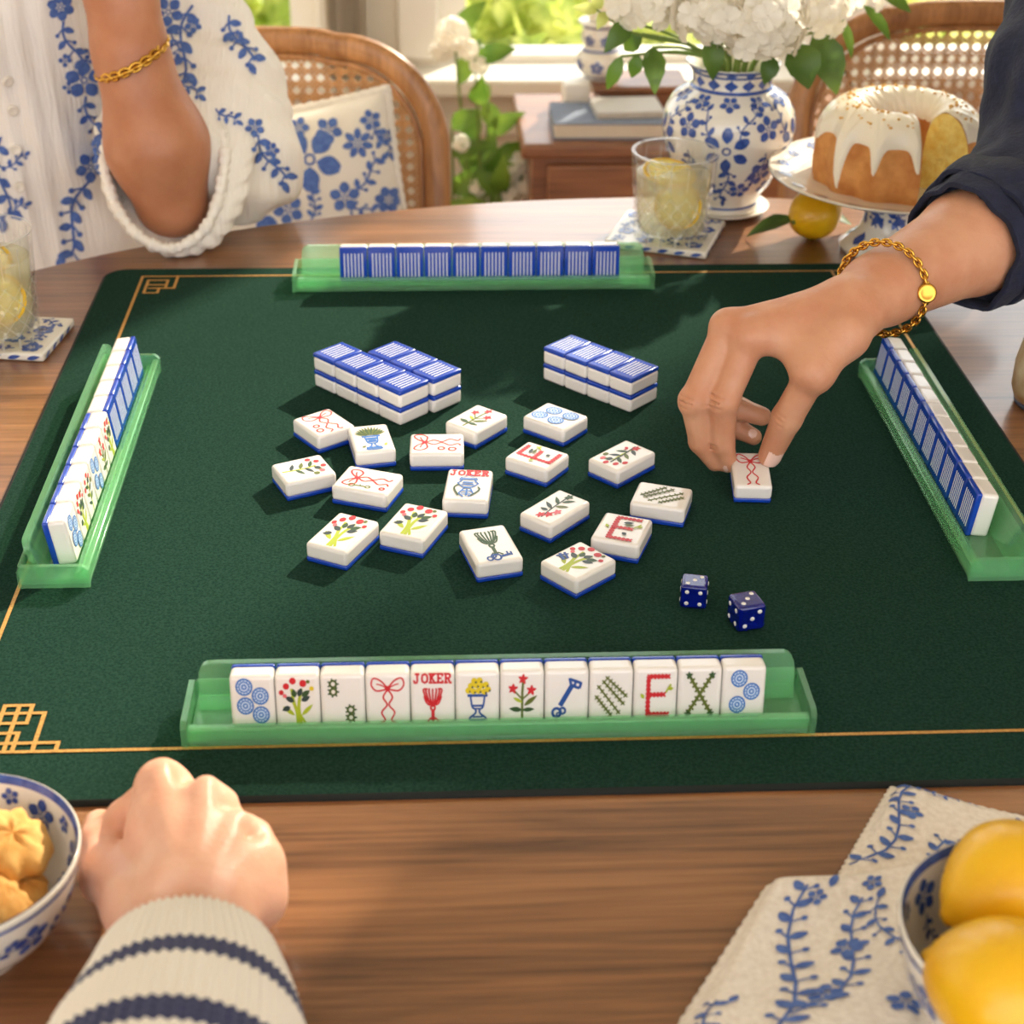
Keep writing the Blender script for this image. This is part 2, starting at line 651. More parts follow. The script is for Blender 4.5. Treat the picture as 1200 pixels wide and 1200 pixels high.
def lathe_map(prof, c, sc_u=1.0):
    """u = angle, v = arc length along an outer profile (list of r, z)"""
    prof = np.asarray(prof, float)
    s = np.concatenate([[0], np.cumsum(np.hypot(*np.diff(prof, axis=0).T))])
    def fn(uv):
        v = np.clip(uv[:, 1], s[0], s[-1])
        r, z = np.interp(v, s, prof[:, 0]), np.interp(v, s, prof[:, 1])
        e = 1e-4
        dr = np.interp(np.minimum(v + e, s[-1]), s, prof[:, 0]) - np.interp(np.maximum(v - e, 0), s, prof[:, 0])
        dz = np.interp(np.minimum(v + e, s[-1]), s, prof[:, 1]) - np.interp(np.maximum(v - e, 0), s, prof[:, 1])
        L = np.hypot(dr, dz) + 1e-9
        u = uv[:, 0]
        Pn = np.stack([r * np.cos(u), r * np.sin(u), z], 1) + np.asarray(c)
        Nn = np.stack([dz / L * np.cos(u), dz / L * np.sin(u), -dr / L], 1)
        return Pn, Nn
    return fn, s
def bvh_map(V, F):
    """u, v = photo pixel; the surface gives the distance"""
    t = BVHTree.FromPolygons([tuple(v) for v in V], [tuple(int(i) for i in f) for f in F])
    o = Vector(CAM)
    def fn(uv):
        Pn, Nn = np.full((len(uv), 3), np.nan), np.full((len(uv), 3), np.nan)
        for i, (x, y) in enumerate(uv):
            d = Vector(ray(x, y)).normalized()
            q, n, _, _ = t.ray_cast(o, d)
            if q is not None:
                if n.dot(d) > 0:
                    n = -n
                if -n.dot(d) > 0.12:
                    Pn[i], Nn[i] = q, n
        return Pn, Nn
    return fn
def scale_shapes(sh, c, k):
    c = np.asarray(c, float)
    return [(np.asarray(V) * np.asarray(k) + c, F) for V, F in sh]
# ------------------------------------------------------------------ shared materials
m_wall = mat('cream_paint', (238, 229, 214), 0.7, var=0.04, vscale=3)
m_trim = mat('white_trim_paint', (244, 240, 232), 0.45)
m_floor = wood('floor_boards', (96, 66, 44), (150, 110, 78), 0.4, 0.1, 'Y')
m_table = wood('walnut_table', (84, 50, 30), (158, 108, 70), 0.30, 0.35, 'X')
m_dark = wood('dark_oak', (84, 50, 28), (140, 92, 56), 0.4, 0.15, 'X')
m_chairw = wood('chair_oak', (128, 82, 44), (188, 134, 84), 0.4, 0.15, 'Z')
m_cane = mat('cane', (190, 138, 84), 0.55, var=0.25, vscale=60)
m_pane = acrylic('window_glass', (0.97, 0.98, 0.97), (1, 1, 1), 0.0)
m_porc = mat('porcelain', (232, 226, 214), 0.12, coat=0.4)
m_blue = mat('cobalt_paint', (44, 70, 142), 0.15, coat=0.3, rgb2=(70, 100, 172), vscale=160)
m_blue_soft = mat('blue_thread', (66, 92, 158), 0.8, rgb2=(88, 116, 178), vscale=220)
m_leaf = leafmat('garden_leaf', (150, 172, 70), (224, 226, 134), 0.5)
m_leaf2 = leafmat('hedge_leaf', (176, 194, 96), (246, 240, 170), 0.55)
m_grass = mat('lawn', (140, 160, 70), 0.9, rgb2=(196, 200, 120), vscale=2.5)

# ------------------------------------------------------------------ room
WY = 2.9
def part_box(name, c, size, m, parent, r=0.0):
    mb = MB()
    if r:
        mb.rbox(c, size, r, 2)
    else:
        mb.box(c, size)
    return mb.build(name, m, parent, bool(r))

mb = MB()
mb.box((0.2, 0.45, -0.02), (5.0, 5.0, 0.04))
fl = struct(mb.build('floor', m_floor, None, False))
mb = MB()
mb.box((0.2, 0.52, 2.72), (5.0, 5.0, 0.04))
struct(mb.build('ceiling', m_wall, None, False))
XA, XB = float(PD(372, 20, WY)[0]), float(PD(513, 20, WY)[0])
ZS, ZH = 0.575, 2.62
WIN = [(-1.95, XA), (XB, 0.66), (0.80, 1.68), (1.78, 2.40)]
mb = MB()
edges = [-2.3] + [e for wn in WIN for e in wn] + [2.7]
for i in range(0, len(edges), 2):
    x0, x1 = edges[i], edges[i + 1]
    mb.box(((x0 + x1) / 2, WY + 0.07, 1.35), (x1 - x0, 0.14, 2.70))
for x0, x1 in WIN:
    mb.box(((x0 + x1) / 2, WY + 0.07, ZS / 2), (x1 - x0, 0.14, ZS))
    mb.box(((x0 + x1) / 2, WY + 0.07, (ZH + 2.7) / 2), (x1 - x0, 0.14, 2.7 - ZH))
wb = struct(mb.build('wall_back', m_wall, None, False))
mb = MB(); mb.box((-2.37, 0.45, 1.35), (0.14, 5.0, 2.7)); struct(mb.build('wall_left', m_wall, None, False))
mb = MB(); mb.box((2.77, 0.45, 1.35), (0.14, 5.0, 2.7)); struct(mb.build('wall_right', m_wall, None, False))
mb = MB(); mb.rbox((0.2, WY - 0.008, 0.06), (4.99, 0.016, 0.12), 0.004); struct(mb.build('baseboard_back', m_trim, None))
for k, (x0, x1) in enumerate(WIN):
    wn = bpy.data.objects.new('window_%d' % (k + 1), None)
    COL.objects.link(wn)
    wn.location = ((x0 + x1) / 2, WY, ZS)
    struct(wn)
    cx, wd, hh = (x0 + x1) / 2, x1 - x0, ZH - ZS
    mb = MB()
    for sx in (-1, 1):
        mb.box((cx + sx * (wd / 2 - 0.025), WY + 0.07, ZS + hh / 2), (0.05, 0.06, hh))
    mb.box((cx, WY + 0.05, ZS + 0.009), (wd - 0.1, 0.06, 0.018))
    mb.box((cx, WY + 0.07, ZH - 0.025), (wd - 0.1, 0.06, 0.05))
    mb.build('window_frame', m_trim, wn, False)
    part_box('glazing_bar', (cx, WY + 0.07, 1.55), (wd - 0.1, 0.03, 0.03), m_trim, wn)
    part_box('pane', (cx, WY + 0.052, ZS + 0.018 + (1.535 - ZS - 0.018) / 2), (wd - 0.1, 0.004, 1.535 - ZS - 0.018), m_pane, wn)
    part_box('pane', (cx, WY + 0.072, (1.565 + ZH - 0.05) / 2), (wd - 0.1, 0.004, ZH - 0.05 - 1.565), m_pane, wn)
    part_box('window_sill', (cx, WY - 0.025, ZS - 0.012), (wd + 0.16, 0.15, 0.03), m_trim, wn, 0.006)
    part_box('apron', (cx, WY - 0.01, ZS - 0.075), (wd + 0.1, 0.02, 0.09), m_trim, wn, 0.004)
    for sx in (-1, 1):
        part_box('casing', (cx + sx * (wd / 2 + 0.035), WY - 0.012, ZS + hh / 2 + 0.02), (0.07, 0.024, hh), m_trim, wn, 0.005)
# pale linen curtain beside the second window
def curtain(x0, x1, y, label):
    n, k = 60, 14
    xs = np.linspace(x0, x1, n)
    V, F = [], []
    for j in range(k):
        z = 0.03 + (2.66 - 0.03) * j / (k - 1)
        for i, x in enumerate(xs):
            V.append((x, y + 0.022 * math.sin(i * 0.95) * (1.1 - 0.4 * j / k) + 0.006 * math.sin(i * 2.1 + j * .3), z))
    for j in range(k - 1):
        for i in range(n - 1):
            F.append((j * n + i, j * n + i + 1, (j + 1) * n + i + 1, (j + 1) * n + i))
    o = obj('curtain', V, F, mat('linen_curtain', (240, 230, 212), 0.85, var=0.05, vscale=200))
    tag(o, label, 'curtain')
    return o
curtain(XA + 0.02, (XA + XB) / 2 - 0.015, WY - 0.085, 'pale linen curtain hanging behind the caned chair with the cushion')

# garden beyond the glass
mb = MB(); mb.box((0.5, 9.05, -0.06), (22, 12.0, 0.04)); g = struct(mb.build('lawn', m_grass, None, False))
def leaf_cloud(n, centre, radii, size, shape='ball', seed=0, fn=None):
    r = np.random.default_rng(seed)
    if fn is None:
        d = r.normal(size=(n, 3))
        d /= np.linalg.norm(d, axis=1)[:, None]
        rad = r.uniform(0.35, 1.0, n) ** 0.5
        lump = 1 + 0.18 * np.sin(d[:, 0] * 7 + seed) * np.cos(d[:, 2] * 6 + d[:, 1] * 5)
        c = np.asarray(centre) + d * rad[:, None] * lump[:, None] * np.asarray(radii)
    else:
        c = fn(r, n)
    a = r.normal(size=(n, 3)); a /= np.linalg.norm(a, axis=1)[:, None]
    b = np.cross(a, r.normal(size=(n, 3))); b /= np.linalg.norm(b, axis=1)[:, None]
    s = size * r.uniform(0.6, 1.2, n)
    V = np.stack([c - a * s[:, None], c + b * s[:, None] * .45 + a * s[:, None] * .1, c + a * s[:, None], c - b * s[:, None] * .45 + a * s[:, None] * .1], 1).reshape(-1, 3)
    F = np.arange(4 * n).reshape(-1, 4)
    return V, F
def bush(c, radii, n, size, m, label, seed, group='garden shrubs outside the windows'):
    t = thing('garden_shrub', label, 'shrub', (c[0], c[1], -0.04), group=group)
    V, F = leaf_cloud(n, c, radii, size, seed=seed)
    V = V[:, :] * 1.0
    V[:, 2] = np.maximum(V[:, 2], -0.035)
    o = obj('foliage', V, F, m, t)
    o['kind'] = 'stuff'
    mb = MB()
    for k in range(3):
        a = k * 2.1 + seed
        mb.tube([(c[0], c[1], -0.045), (c[0] + .05 * math.cos(a), c[1] + .05 * math.sin(a), c[2] * .5), (c[0] + radii[0] * .4 * math.cos(a), c[1] + radii[1] * .4 * math.sin(a), c[2] + radii[2] * .4)], [0.02, 0.015, 0.006], 6)
    mb.build('stem', m_dark, t)
    return t
k = 0
for i, x in enumerate(np.linspace(-3.2, 3.2, 7)):
    bush((x + 0.1 * math.sin(i * 3), 4.05 + 0.2 * math.cos(i * 2), 0.20), (0.42, 0.38, 0.34), 1500, 0.055, m_leaf if i % 2 else m_leaf2, 'low rounded yellow-green shrub in the row close outside the windows', i)
for i, x in enumerate(np.linspace(-4.0, 2.4, 5)):
    bush((x, 5.4 + 0.3 * math.sin(i * 2), 0.35), (0.62, 0.5, 0.55), 1500, 0.07, m_leaf2 if i % 2 else m_leaf, 'larger leafy shrub in the garden behind the low row', i + 20)
# unseen tree, added and shaped to keep the sun off the middle of the table
ha = np.array([math.sin(SUN_AZ), math.cos(SUN_AZ), 0.0])
hp = np.array([math.cos(SUN_AZ), -math.sin(SUN_AZ), 0.0])
hv = np.cross(hp, np.array(SUN_DIR)); hv *= np.sign(hv[2])
def sunpt(p, dist):
    return np.asarray(p, float) + np.array(SUN_DIR) * dist
def crown(r, n):
    # branches spread over the rays to the middle and right of the mat
    a, b = r.uniform(-0.60, 0.75, n), r.uniform(-0.10, 0.31, n)
    edge = np.minimum.reduce([(a + 0.60) / 0.35, np.ones(n)])
    keep = r.uniform(0, 1, n) < np.clip(edge, 0.06, 1)
    a = np.where(keep, a, r.uniform(-0.2, 0.75, n))
    base = sunpt((0, 0, TZ), 6.0)
    q = base + hp * 0
    v0 = float(np.dot(np.array([0.1, 1.30, TZ]), hv))
    p0 = base - np.array(SUN_DIR) * 0
    pts = p0 + a[:, None] * hp + (v0 - float(p0 @ hv) + b)[:, None] * hv
    pts += np.array(SUN_DIR) * r.uniform(-0.6, 0.6, n)[:, None]
    return pts
V, F = leaf_cloud(1500, None, None, 0.075, seed=77, fn=crown)
cc = V.mean(0)
t = thing('added_shade_tree', 'unseen leafy tree added outside to shade the middle of the table', 'tree', (cc[0] + 1.5, cc[1] + 1.2, -0.04))
o = obj('foliage', V, F, m_leaf, t); o['kind'] = 'stuff'
mb = MB()
mb.tube(spline([(cc[0] + 1.5, cc[1] + 1.2, -0.045), (cc[0] + 1.4, cc[1] + 1.15, 1.8), (cc[0] + .7, cc[1] + .5, 3.3), (cc[0], cc[1], cc[2] + .2)], 14), np.linspace(0.14, 0.05, 14), 8)
for k in range(5):
    e = V[(k * 991) % len(V)]
    mb.tube(spline([(cc[0] + .6, cc[1] + .35, 2.9), (cc + e) / 2 + np.array([.1, 0, .1]), e], 8), np.linspace(0.05, 0.015, 8), 6)
mb.build('trunk', m_dark, t)

# ------------------------------------------------------------------ table
TC, TA, TB = np.array([0.25, 0.99]), 0.92, 0.715
t = thing('dining_table', 'large oval polished walnut dining table on a turned pedestal', 'table', (TC[0], TC[1], 0))
prof = [(0.0, TZ - 0.036), (0.94, TZ - 0.036), (0.972, TZ - 0.032), (0.99, TZ - 0.022), (1.0, TZ - 0.012), (0.9975, TZ - 0.005), (0.991, TZ - 0.001), (0.985, TZ), (0.0, TZ)]
V, F = lathe(prof, 128)
V[:, 0] = V[:, 0] * TA + TC[0]
V[:, 1] = V[:, 1] * TB + TC[1]
sharp(obj('table_top', V, F, m_table, t), 25)
mb = MB()
mb.lathe([(0.0, 0.10), (0.16, 0.10), (0.17, 0.16), (0.10, 0.22), (0.075, 0.34), (0.11, 0.46), (0.12, 0.54), (0.08, 0.60), (0.14, 0.68), (0.30, 0.715), (0.0, 0.715)], 40, (TC[0], TC[1], 0))
mb.build('pedestal', m_table, t)
for k in range(4):
    a = math.pi / 4 + k * math.pi / 2
    d = np.array([math.cos(a), math.sin(a), 0])
    mb = MB()
    mb.tube(spline([np.array([TC[0], TC[1], 0.18]) + d * .08, np.array([TC[0], TC[1], 0.16]) + d * .25, np.array([TC[0], TC[1], 0.05]) + d * .45, np.array([TC[0], TC[1], 0.028]) + d * .54], 10), np.linspace(0.045, 0.028, 10), 10)
    mb.build('foot', m_table, t)

# ------------------------------------------------------------------ game mat
MX0, MX1, MY0, MY1, MT = -0.315, 0.448, 0.700, 1.490, 0.0035
MZ = TZ + MT
m_felt = mat('green_felt', (25, 48, 40), 0.95, spec=0.02, sheen=0.0, rgb2=(38, 64, 54), vscale=520, bump=0.5, bscale=900, bdist=0.0006)
m_bind = mat('black_binding', (18, 24, 22), 0.8)
m_gold = mat('gold_thread', (206, 160, 84), 0.45, metal=0.25, rgb2=(168, 122, 58), vscale=700)
def rrect(x0, x1, y0, y1, r, n=8):
    out = []
    for cx, cy, a0 in ((x1 - r, y1 - r, 0), (x0 + r, y1 - r, 90), (x0 + r, y0 + r, 180), (x1 - r, y0 + r, 270)):
        for k in range(n + 1):
            a = math.radians(a0 + 90 * k / n)
            out.append((cx + r * math.cos(a), cy + r * math.sin(a)))
    return np.array(out)
t = thing('game_mat', 'dark green felt game mat with gold border lines', 'mat', ((MX0 + MX1) / 2, (MY0 + MY1) / 2, TZ))
o1 = rrect(MX0, MX1, MY0, MY1, 0.022)
o2 = rrect(MX0 + .0025, MX1 - .0025, MY0 + .0025, MY1 - .0025, 0.020)
n = len(o1)
V = np.vstack([np.c_[o1, np.full(n, TZ - 0.0002)], np.c_[o1, np.full(n, MZ - 0.001)], np.c_[o2, np.full(n, MZ)]])
F = [(i, (i + 1) % n, n + (i + 1) % n, n + i) for i in range(n)] + [(n + i, n + (i + 1) % n, 2 * n + (i + 1) % n, 2 * n + i) for i in range(n)]
V[:, 2] = np.maximum(V[:, 2], TZ + 0.0001)
obj('edge_binding', V, F, m_bind, t)
nx = 60
obj('felt', np.c_[o2, np.full(n, MZ)], [tuple(range(n))], m_felt, t, False)
GX0, GX1, GY0, GY1 = -0.277, 0.418, 0.745, 1.467
def flatmap(z):
    def fn(uv):
        return np.c_[uv, np.full(len(uv), z)], np.tile(np.array([0, 0, 1.0]), (len(uv), 1))
    return fn
GW = 0.0026
def seg(*pts, wd=GW):
    out = []
    for a, b in zip(pts[:-1], pts[1:]):
        a, b = np.array(a, float), np.array(b, float)
        d = (b - a) / np.linalg.norm(b - a) * wd / 2
        out.append(stroke2([a - d, b + d], wd))
    return out
sh = seg((GX0, GY1), (GX1, GY1)) + seg((GX0, GY0), (GX1, GY0)) + seg((GX0, GY0), (GX0, GY1)) + seg((GX1, GY0), (GX1, GY1))
lay('gold_border', sh, flatmap(MZ), m_gold, t, 0.0005)
def fret(cx, cy, sx, sy, k):
    q = lambda *p: [(cx + sx * a * k, cy + sy * b * k) for a, b in p]
    s = seg(*q((0.75, 0), (0.75, 2.3), (0.3, 2.3), (0.3, 0.7)))
    s += seg(*q((1.6, 0), (1.6, 1.9), (0.05, 1.9)))
    s += seg(*q((0, 1.4), (1.15, 1.4), (1.15, 2.3), (0.3, 2.3)))
    s += seg(*q((0.3, 0.9), (1.0, 0.9), (1.0, 0)))
    s += seg(*q((0, 0.4), (2.3, 0.4), (2.3, 0)))
    return s
lay('corner_fret', fret(GX0 + .014, GY0, 1, 1, 0.019), flatmap(MZ), m_gold, t, 0.0007)
lay('corner_fret', fret(GX1 - .014, GY0, -1, 1, 0.019), flatmap(MZ), m_gold, t, 0.0007)
def fret2(cx, cy, sx, k):
    q = lambda *p: [(cx + sx * a * k, cy - b * k) for a, b in p]
    s = seg(*q((2.9, 0), (2.9, 2.6), (0.9, 2.6)))
    s += seg(*q((0.6, 3.6), (0.6, 0.9), (2.2, 0.9), (2.2, 2.6)))
    s += seg(*q((0.6, 1.9), (2.2, 1.9))) + seg(*q((0.6, 3.6), (1.7, 3.6), (1.7, 2.6)))
    return s
lay('corner_fret', fret2(GX0, GY1, 1, 0.0115), flatmap(MZ), m_gold, t, 0.0007)
lay('corner_fret', fret2(GX1, GY1, -1, 0.0115), flatmap(MZ), m_gold, t, 0.0007)
# ------------------------------------------------------------------ racks
m_rack = acrylic('green_acrylic', (0.80, 0.965, 0.82), (0.36, 0.80, 0.46), 0.18, k_trl=0.0, rough=0.14)
def poly_x(y, z, x0, x1, mb):
    """extrude a y-z outline along x"""
    n = len(y)
    V = np.vstack([np.c_[np.full(n, x0), y, z], np.c_[np.full(n, x1), y, z]])
    F = [(i, (i + 1) % n, n + (i + 1) % n, n + i) for i in range(n)] + [tuple(range(n - 1, -1, -1)), tuple(range(n, 2 * n))]
    mb.add(V, F)
RW = 0.047                                  # rack depth, front (open ledge) at y=0
def rack(L, loc, rz, label):
    t = thing('tile_rack', label, 'tile rack', loc, (0, 0, rz), group='green acrylic racks on the mat')
    h = L / 2
    mb = MB(); mb.rbox((0, RW / 2, 0.002), (L - 0.0076, RW - 0.001, 0.0038), 0.001, 2)
    mb.build('base', m_rack, t, local=True)
    mb = MB()
    mb.rbox((0, 0.003, 0.0087), (L - 0.0074, 0.006, 0.0092), 0.0015, 2)
    mb.build('front_rail', m_rack, t, local=True)
    mb = MB()
    mb.rbox((0, 0.0085, 0.0060), (L - 0.0080, 0.0045, 0.0038), 0.001, 2)
    mb.build('ledge', m_rack, t, local=True)
    # back panel, leaning, rounded upper corners
    o = []
    hw, H, r = h - 0.007, 0.027, 0.007
    for k in range(7):
        a = math.radians(90 * k / 6)
        o.append((hw - r + r * math.cos(a), H - r + r * math.sin(a)))
    for k in range(7):
        a = math.radians(90 + 90 * k / 6)
        o.append((-hw + r + r * math.cos(a), H - r + r * math.sin(a)))
    o += [(-hw, 0), (hw, 0)]
    o = np.array(o)
    y0, lean = 0.031, math.tan(math.radians(17))
    n = len(o)
    V = np.vstack([np.c_[o[:, 0], y0 + o[:, 1] * lean, 0.004 + o[:, 1]], np.c_[o[:, 0], y0 + 0.004 + o[:, 1] * lean, 0.004 + o[:, 1]]])
    F = [tuple(range(n)), tuple(range(2 * n - 1, n - 1, -1))] + [(i, n + i, n + (i + 1) % n, (i + 1) % n) for i in range(n)]
    sharp(obj('back_panel', V, F, m_rack, t, True, local=True), 30)
    # back wall of the tray
    mb = MB(); mb.rbox((0, RW - 0.002, 0.0100), (L - 0.0074, 0.004, 0.0118), 0.0015, 2)
    mb.build('rear_rail', m_rack, t, local=True)
    for s in (-1, 1):
        mb = MB()
        pr = [(0.0, 0.0), (RW, 0.0), (RW, 0.013), (RW - 0.003, 0.0165), (0.004, 0.0165), (0.0, 0.013)]
        poly_x([p[0] for p in pr], [p[1] for p in pr], s * h - (0.0035 if s > 0 else 0), s * h + (0 if s > 0 else 0.0035), mb)
        sharp(mb.build('end_wall', m_rack, t, local=True), 30)
    return t
RZ = MZ + 0.0003
PI = math.pi
rF = rack(0.365, (0.0345, 0.745, RZ), 0, 'green acrylic rack holding twelve picture tiles, near the striped sleeve')
rB = rack(0.339, (0.0375, 1.424, RZ), 0, 'green acrylic rack with one row of ten blue-backed tiles below the chair cushion')
rL = rack(0.336, (-0.230, 1.086, RZ), PI / 2, 'green acrylic rack holding both picture and blue-backed tiles, beside the cut-off lemonade glass')
rR = rack(0.322, (0.355, 1.068, RZ), -PI / 2, 'green acrylic rack of eleven blue-backed tiles under the reaching arm')

# ------------------------------------------------------------------ tiles
m_tile = mat('tile_white', (238, 233, 228), 0.16, coat=0.5, sss=0.12, sss_r=(1, .9, .8), sss_s=0.003)
m_tback = mat('tile_blue', (22, 66, 176), 0.2, coat=0.4)
m_stripe = mat('tile_stripe', (222, 226, 236), 0.3)
INK = ['red', 'blue', 'navy', 'green', 'olive', 'lime', 'yellow', 'slate', 'paleblue', 'pink']
INKC = dict(red=(206, 44, 52), blue=(62, 116, 192), navy=(38, 78, 150), green=(58, 84, 50), olive=(98, 108, 44), lime=(170, 184, 48),
            yellow=(222, 196, 40), slate=(52, 66, 66), paleblue=(196, 214, 238), pink=(228, 110, 120))
m_ink = [mat('ink_' + k, INKC[k], 0.35) for k in INK]
def A_(shapes, col):
    return [(s, INK.index(col)) for s in shapes]
def circ(x, y, r=0.2):
    s = A_([disc2((x, y), r, 20)], 'paleblue')
    s += A_([ring2((x, y), r * .92, r * .15), ring2((x, y), r * .58, r * .11), ring2((x, y), r * .24, r * .13)], 'blue')
    s += A_([stroke2([(x + r * .66 * math.cos(a), y + r * .66 * math.sin(a)), (x + r * .86 * math.cos(a), y + r * .86 * math.sin(a))], r * .08) for a in np.arange(0, 6.2, .52)], 'blue')
    return s
def ticks(pts, col, wd=0.035, tick=0.05, k=6):
    p = np.asarray(pts, float)
    q = np.array([p[0] + (p[-1] - p[0]) * t for t in np.linspace(0.04, .96, k)]) if len(p) == 2 else spline(p, k)
    s = [stroke2(p, wd)] if len(p) == 2 else [stroke2(p, wd, n=24)]
    for a in q:
        s.append(stroke2([a + (-tick, -tick), a + (tick, tick)], wd * .7))
        s.append(stroke2([a + (-tick, tick), a + (tick, -tick)], wd * .7))
    return A_(s, col)
def bow(sc=1.0, dx=0, dy=0, col='red'):
    W = 0.03
    q = lambda pts: [(dx + sc * a, dy + sc * b) for a, b in pts]
    L = []
    for s in (-1, 1):
        L.append(stroke2(q([(0, .2), (s * .14, .36), (s * .3, .42), (s * .35, .28), (s * .25, .16), (s * .1, .17), (0, .2)]), W, n=26))
        L.append(stroke2(q([(0, .2), (s * .13, .27), (s * .24, .3)]), W * .8, n=10))
        L.append(stroke2(q([(0, .18), (s * .1, .02), (s * .02, -.14), (s * .14, -.3), (s * .07, -.46), (s * .16, -.52)]), W, n=26))
    L.append(ring2(q([(0, .2)])[0], .045 * sc, W, 10))
    return A_(L, col)
def lily(x0, y0, x1, y1, col, w=.14):
    return A_([leaf2((x0, y0), (x1, y1), w)], col)
def bouquet(seed=0, blue=False):
    r = np.random.default_rng(seed)
    s = A_([stroke2([(-.02, -.52), (-.04, -.2), (-.16, .12)], .055, n=10), stroke2([(.06, -.52), (.02, -.1), (.1, .3)], .055, n=10), stroke2([(.16, -.5), (-.06, -.1), (-.14, .3)], .045, n=10)], 'lime')
    s += lily(-.08, -.32, -.36, -.1, 'lime', .1) + lily(.08, -.32, .36, -.06, 'lime', .1)
    for x0, y0, x1, y1, c in ((-.08, .0, -.3, .12, 'slate'), (-.06, .1, -.1, .3, 'green'), (.08, .02, .3, .12, 'slate'), (.1, .12, .3, .26, 'green'), (.02, .12, .1, .32, 'slate'), (-.18, -.12, -.38, -.2, 'slate')):
        s += lily(x0, y0, x1, y1, c, .13)
    for x, y, rr, c in ((-.26, .36, .075, 'red'), (-.1, .48, .08, 'red'), (.14, .42, .085, 'red'), (.34, .3, .055, 'yellow' if seed == 0 else 'red'), (-.38, .22, .06, 'red'), (.26, .46, .045, 'olive'), (-.3, .14, .05, 'pink')):
        s += A_([disc2((x, y), rr, 10)], c)
    if blue:
        s += A_([stroke2([(-.44, -.1), (-.2, -.22)], .05), stroke2([(-.4, .0), (-.18, -.12)], .04), stroke2([(-.42, -.22), (-.3, .02)], .035)], 'navy')
    return s
def urn(col='navy'):
    return A_([stroke2([(-.24, .06), (.24, .06)], .05), stroke2([(-.17, .06), (-.13, -.2), (-.05, -.27), (-.06, -.36), (-.2, -.5), (.2, -.5), (.06, -.36), (.05, -.27), (.13, -.2), (.17, .06)], .035, n=40),
               stroke2([(-.13, -.18), (.13, -.18)], .04), stroke2([(-.1, -.25), (.1, -.25)], .03), stroke2([(-.12, -.44), (.12, -.44)], .03)], col)
def pot_yellow():
    s = urn()
    for i, (x, y) in enumerate([(-.22, .18), (-.1, .16), (.03, .17), (.16, .15), (.25, .2), (-.16, .29), (-.03, .3), (.1, .29), (.2, .31), (-.08, .4), (.05, .41)]):
        s += A_([disc2((x, y), .075, 8)], 'yellow') + A_([disc2((x + .04, y - .03), .028, 6)], 'slate')
    return s
def pot_green():
    s = urn('blue') + A_([stroke2([(-.14, -.05), (.14, -.05)], .07), stroke2([(-.1, -.14), (.1, -.14)], .05), stroke2([(-.2, -.44), (.2, -.44)], .06)], 'blue')
    for k in range(13):
        a = math.radians(170 - k * 13.3)
        s += A_([leaf2((.1 * math.cos(a), .1), (.42 * math.cos(a), .16 + .34 * math.sin(a)), .075)], 'green' if k % 2 else 'olive')
    s += lily(-.3, -.42, -.2, -.34, 'olive', .07) + lily(.28, -.38, .36, -.3, 'lime', .07)
    return s
def redflower():
    s = A_([stroke2([(0, -.5), (.0, .1), (.02, .36)], .045), stroke2([(0, -.05), (-.2, .16)], .03), stroke2([(0, -.05), (.2, .12)], .03)], 'olive')
    for x, y in ((.02, .42), (-.22, .2), (.22, .16)):
        s += A_([leaf2((x, y), (x + .13 * math.cos(a), y + .13 * math.sin(a)), .07) for a in np.arange(.3, 6.3, 1.2)], 'red')
    s += lily(0, -.3, -.32, -.26, 'green', .12) + lily(0, -.3, .3, -.28, 'green', .1) + lily(.04, -.2, .36, .04, 'olive', .11) + lily(0, -.12, -.22, .0, 'lime', .08)
    return s
def key_():
    return A_([stroke2([(-.16, -.22), (.14, .28)], .09), ring2((-.24, -.38), .1, .05, 14), ring2((-.1, -.34), .07, .04, 12), ring2((-.2, -.42), .04, .03, 8),
               stroke2([(.08, .26), (.3, .18)], .05), stroke2([(.06, .4), (.34, .3)], .05), stroke2([(.1, .26), (.06, .42)], .05), stroke2([(.3, .18), (.34, .32)], .05), stroke2([(.18, .24), (.22, .38)], .05)], 'navy')
def bam4():
    s = []
    for x0, y0, x1, y1 in ((-.32, .22, .2, -.42), (-.12, .42, .36, -.02), (-.36, -.02, .0, -.46), (-.2, .34, .3, -.2)):
        s += ticks([(x0, y0), (x1, y1)], 'olive', .035, .045, 7)
    return s
def eights():
    s = []
    for cx, cy in ((-.22, .3), (.18, -.3)):
        for dy in (.09, -.09):
            s += A_([ring2((cx, cy + dy), .075, .04, 12)], 'olive')
            for a in np.arange(0, 6.2, .9):
                s += A_([stroke2([(cx + .06 * math.cos(a), cy + dy + .06 * math.sin(a)), (cx + .14 * math.cos(a), cy + dy + .13 * math.sin(a))], .03)], 'green')
    return s
def letter_E():
    s = ticks([(-.18, .4), (-.18, -.46)], 'red', .05, .05, 9) + ticks([(-.18, .42), (.3, .42)], 'red', .05, .05, 6) + ticks([(-.18, 0), (.2, 0)], 'red', .05, .05, 5) + ticks([(-.18, -.46), (.3, -.46)], 'red', .05, .05, 6)
    s += A_([stroke2([(.24, .05), (.36, .24)], .03)], 'lime') + lily(.3, .12, .42, .16, 'lime', .08) + lily(-.28, -.08, -.36, .04, 'lime', .08)
    return s
def letter_E2():
    return letter_E() + lily(-.02, .2, .2, .26, 'slate', .1) + lily(.0, .12, .24, .16, 'olive', .08) + lily(.06, -.2, .16, -.28, 'slate', .1)
def letter_X():
    s = ticks([(-.28, .44), (.28, -.46)], 'olive', .05, .055, 9) + ticks([(.28, .44), (-.28, -.46)], 'olive', .05, .055, 9)
    for x, y in ((-.28, .44), (.28, .44), (-.28, -.46), (.28, -.46)):
        s += A_([leaf2((x, y), (x + .09 * math.cos(a), y + .09 * math.sin(a)), .05) for a in np.arange(.4, 6.3, 1.25)], 'green')
    return s
